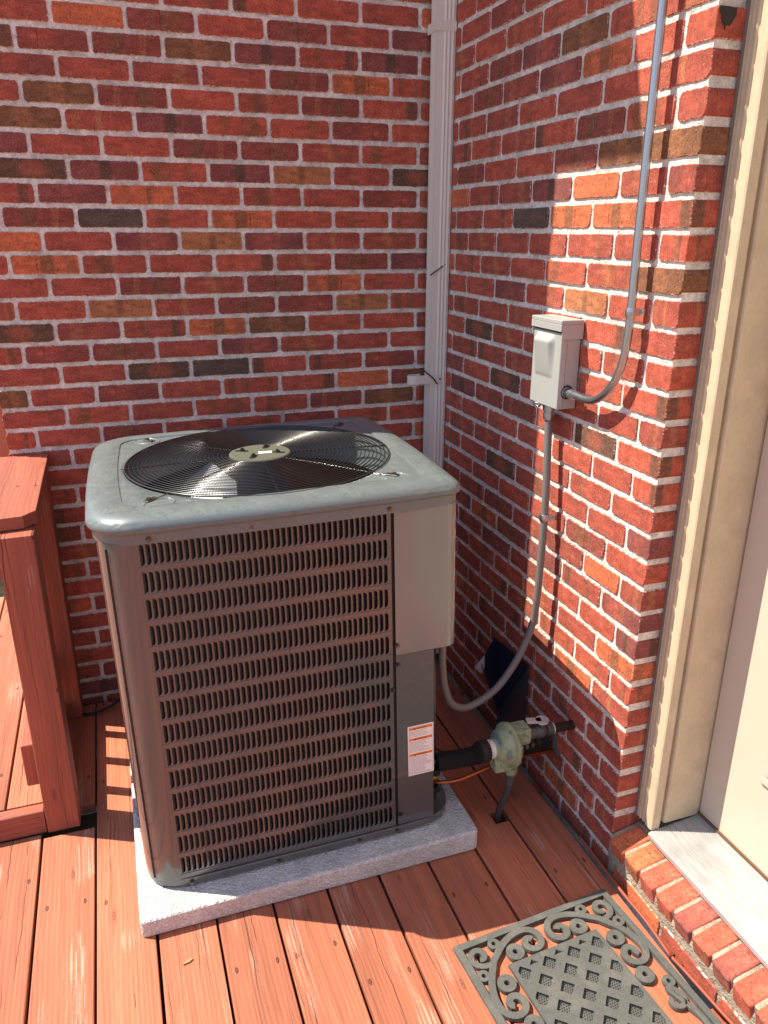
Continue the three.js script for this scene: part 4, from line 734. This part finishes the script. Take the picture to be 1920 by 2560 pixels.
// ---------------------------------------------------------------- doormat
{
  const matNoise = dataTex(256, 256, (x, y) => { const n = 0.86 + 0.08 * noise(x / 9, y / 9, 2, 28, 28) + 0.22 * noise(x / 2, y / 2, 3, 128, 128), d = sstep(0.55, 0.85, noise(x / 40, y / 40, 4, 6, 6)) * 0.3; return [mix(84, 116, d) * n, mix(85, 114, d) * n, mix(82, 105, d) * n]; });
  matNoise.repeat.set(6, 6);
  const rubber = std({ map: matNoise, roughness: 0.85 });
  const m = thing('doormat', 'grey rubber doormat with scrollwork border and diamond lattice centre', 'doormat', [-0.523, 0.001, 1.412]);
  m.rotation.y = Math.atan2(0.034, 0.452);                // local x along the top edge, local z to the camera
  const H = 0.0115, MA = 0.4533, MB = 0.762;
  const ext = (s, h = H) => { const g = new THREE.ExtrudeGeometry(s, { depth: h - 0.002, bevelEnabled: true, bevelThickness: 0.001, bevelSize: 0.001, bevelOffset: -0.001, bevelSegments: 1, curveSegments: 20 }).rotateX(-Math.PI / 2).translate(0, 0.001, 0); return boxUV(g, 1); };
  const rect = (S, x0, x1, z0, z1) => { S.moveTo(x0, -z0); S.lineTo(x1, -z0); S.lineTo(x1, -z1); S.lineTo(x0, -z1); S.closePath(); return S; };
  { const s = rect(new THREE.Shape(), 0, MA, 0, MB); s.holes.push(rect(new THREE.Path(), 0.0165, MA - 0.0165, 0.0165, MB - 0.0165)); part('rim', ext(s), rubber, m); }
  { // lattice panel with diamond holes
    const x0 = 0.099, x1 = MA - 0.099, z0 = 0.095, z1 = MB - 0.095, hd = 0.0212, s = rect(new THREE.Shape(), x0, x1, z0, z1);
    for (let r = 0; r < 17; r++) for (let c = -3; c <= 3; c++) {
      const cx = MA / 2 + c * 0.0705 + (r % 2 ? 0 : 0.0352), cz = 0.129 + r * 0.0356; if (cz > z1 - 0.03) continue;
      let poly = [[cx - hd, cz], [cx, cz - hd], [cx + hd, cz], [cx, cz + hd]];
      const lo = x0 + 0.0095, hi = x1 - 0.0095; if (cx + hd < lo + 0.008 || cx - hd > hi - 0.008) continue;
      const clip = (P, f, at) => { const o = []; for (let i = 0; i < P.length; i++) { const a = P[i], b = P[(i + 1) % P.length], ia = f(a), ib = f(b); if (ia >= 0) o.push(a); if (ia * ib < 0) { const t = ia / (ia - ib); o.push([mix(a[0], b[0], t), mix(a[1], b[1], t)]); } } return o; };
      poly = clip(clip(poly, (p) => p[0] - lo), (p) => hi - p[0]);
      if (poly.length < 3) continue;
      const h = new THREE.Path(); poly.forEach(([x, z], i) => (i ? h.lineTo(x, -z) : h.moveTo(x, -z))); h.closePath(); s.holes.push(h);
    }
    for (let c = -2; c <= 2; c++) { const cx = MA / 2 + c * 0.0705, h = new THREE.Path(); h.moveTo(cx - 0.0115, -0.1165); h.lineTo(cx + 0.0115, -0.1165); h.lineTo(cx, -0.1055); h.closePath(); if (cx > x0 + 0.03 && cx < x1 - 0.03) s.holes.push(h); }
    part('lattice', ext(s), rubber, m);
    part('lattice_floor', boxUV(boxAt(x0 + 0.004, x1 - 0.004, 0.0006, 0.0026, z0 + 0.004, z1 - 0.004), 1), rubber, m);
    const nub = new THREE.ConeGeometry(0.0019, 0.006, 6).translate(0, 0.0056, 0), nx = 42, nz = 94, im = new THREE.InstancedMesh(nub, std({ color: 0x5d5d5a, roughness: 0.7 }), nx * nz), mt = new THREE.Matrix4(); let n = 0;
    for (let i = 0; i < nx; i++) for (let j = 0; j < nz; j++) { mt.makeTranslation(x0 + 0.007 + i * 0.0059 + (j % 2) * 0.003, 0, z0 + 0.007 + j * 0.0059); im.setMatrixAt(n++, mt); }
    im.name = 'nubs'; im.userData.kind = 'stuff'; im.castShadow = im.receiveShadow = true; m.add(im);
  }
  // scrolls
  const ribbon = (pts, w0) => { const c = new THREE.CatmullRomCurve3(pts.map(([x, z]) => V(x, 0, z)), false, 'centripetal').getSpacedPoints(90), A = [], B = []; c.forEach((p, i) => { const q = c[Math.min(90, i + 1)].clone().sub(c[Math.max(0, i - 1)]).normalize(), t = i / 90, w = w0 * 0.5; A.push([p.x - q.z * w, p.z + q.x * w]); B.push([p.x + q.z * w, p.z - q.x * w]); }); const s = new THREE.Shape(); [...A, ...B.reverse()].forEach(([x, z], i) => (i ? s.lineTo(x, -z) : s.moveTo(x, -z))); return s; };
  const spiral = (cx, cz, a0, a1, r0, r1, n = 18) => { const o = []; for (let i = 0; i <= n; i++) { const t = i / n, a = mix(a0, a1, t), r = mix(r0, r1, Math.pow(t, 0.8)); o.push([cx + r * Math.cos(a), cz + r * Math.sin(a)]); } return o; };
  const D = Math.PI / 180;
  const A = spiral(0.184, 0.061, -100 * D, 330 * D, 0.0375, 0.007);
  const swap = (P) => P.map(([x, z]) => [z, x]);
  const Scurve = [...A.slice().reverse(), [0.15, 0.027], [0.118, 0.04], [0.088, 0.0605], [0.0725, 0.0725], [0.0605, 0.088], [0.04, 0.118], [0.027, 0.15], ...swap(A)];
  const cornerS = [[0.066, 0.079], ...spiral(0.0475, 0.0475, 95 * D, 470 * D, 0.0275, 0.0085)];
  const mid = [...spiral(0.0545, 0.322, -100 * D, -430 * D, 0.031, 0.007).slice().reverse(), [0.036, 0.34], [0.028, 0.381], [0.036, 0.422], ...spiral(0.0545, 0.44, 100 * D, 430 * D, 0.031, 0.007)];
  const maps = [[0, 0], [1, 0], [0, 1], [1, 1]];
  const place = (P, [fx, fz]) => P.map(([x, z]) => [fx ? MA - x : x, fz ? MB - z : z]);
  for (const f of maps) {
    part('scroll', ext(ribbon(place(Scurve, f), 0.0168)), rubber, m, [0, 0.0002, 0]);
    part('scroll', ext(ribbon(place(cornerS, f), 0.0148), H - 0.001), rubber, m);
    for (const [x, z, ro, ri] of [[0.134, 0.0705, 0.0228, 0.0065], [0.0705, 0.134, 0.0228, 0.0065], [0.097, 0.0305, 0.0152, 0.0052], [0.0305, 0.097, 0.0152, 0.0052], [0.073, 0.243, 0.0228, 0.0065], [0.034, 0.278, 0.0152, 0.0052]]) { const [[cx, cz]] = place([[x, z]], f), s = new THREE.Shape(); s.absarc(cx, -cz, ro, 0, 2 * Math.PI); const h = new THREE.Path(); h.absarc(cx, -cz, ri, 0, 2 * Math.PI, true); s.holes.push(h); part('ring', ext(s, H - 0.0006), rubber, m); }
  }
  part('scroll', ext(ribbon(mid, 0.0125)), rubber, m); part('scroll', ext(ribbon(place(mid, [1, 0]), 0.0125)), rubber, m);
}

renderer.render(scene, camera);
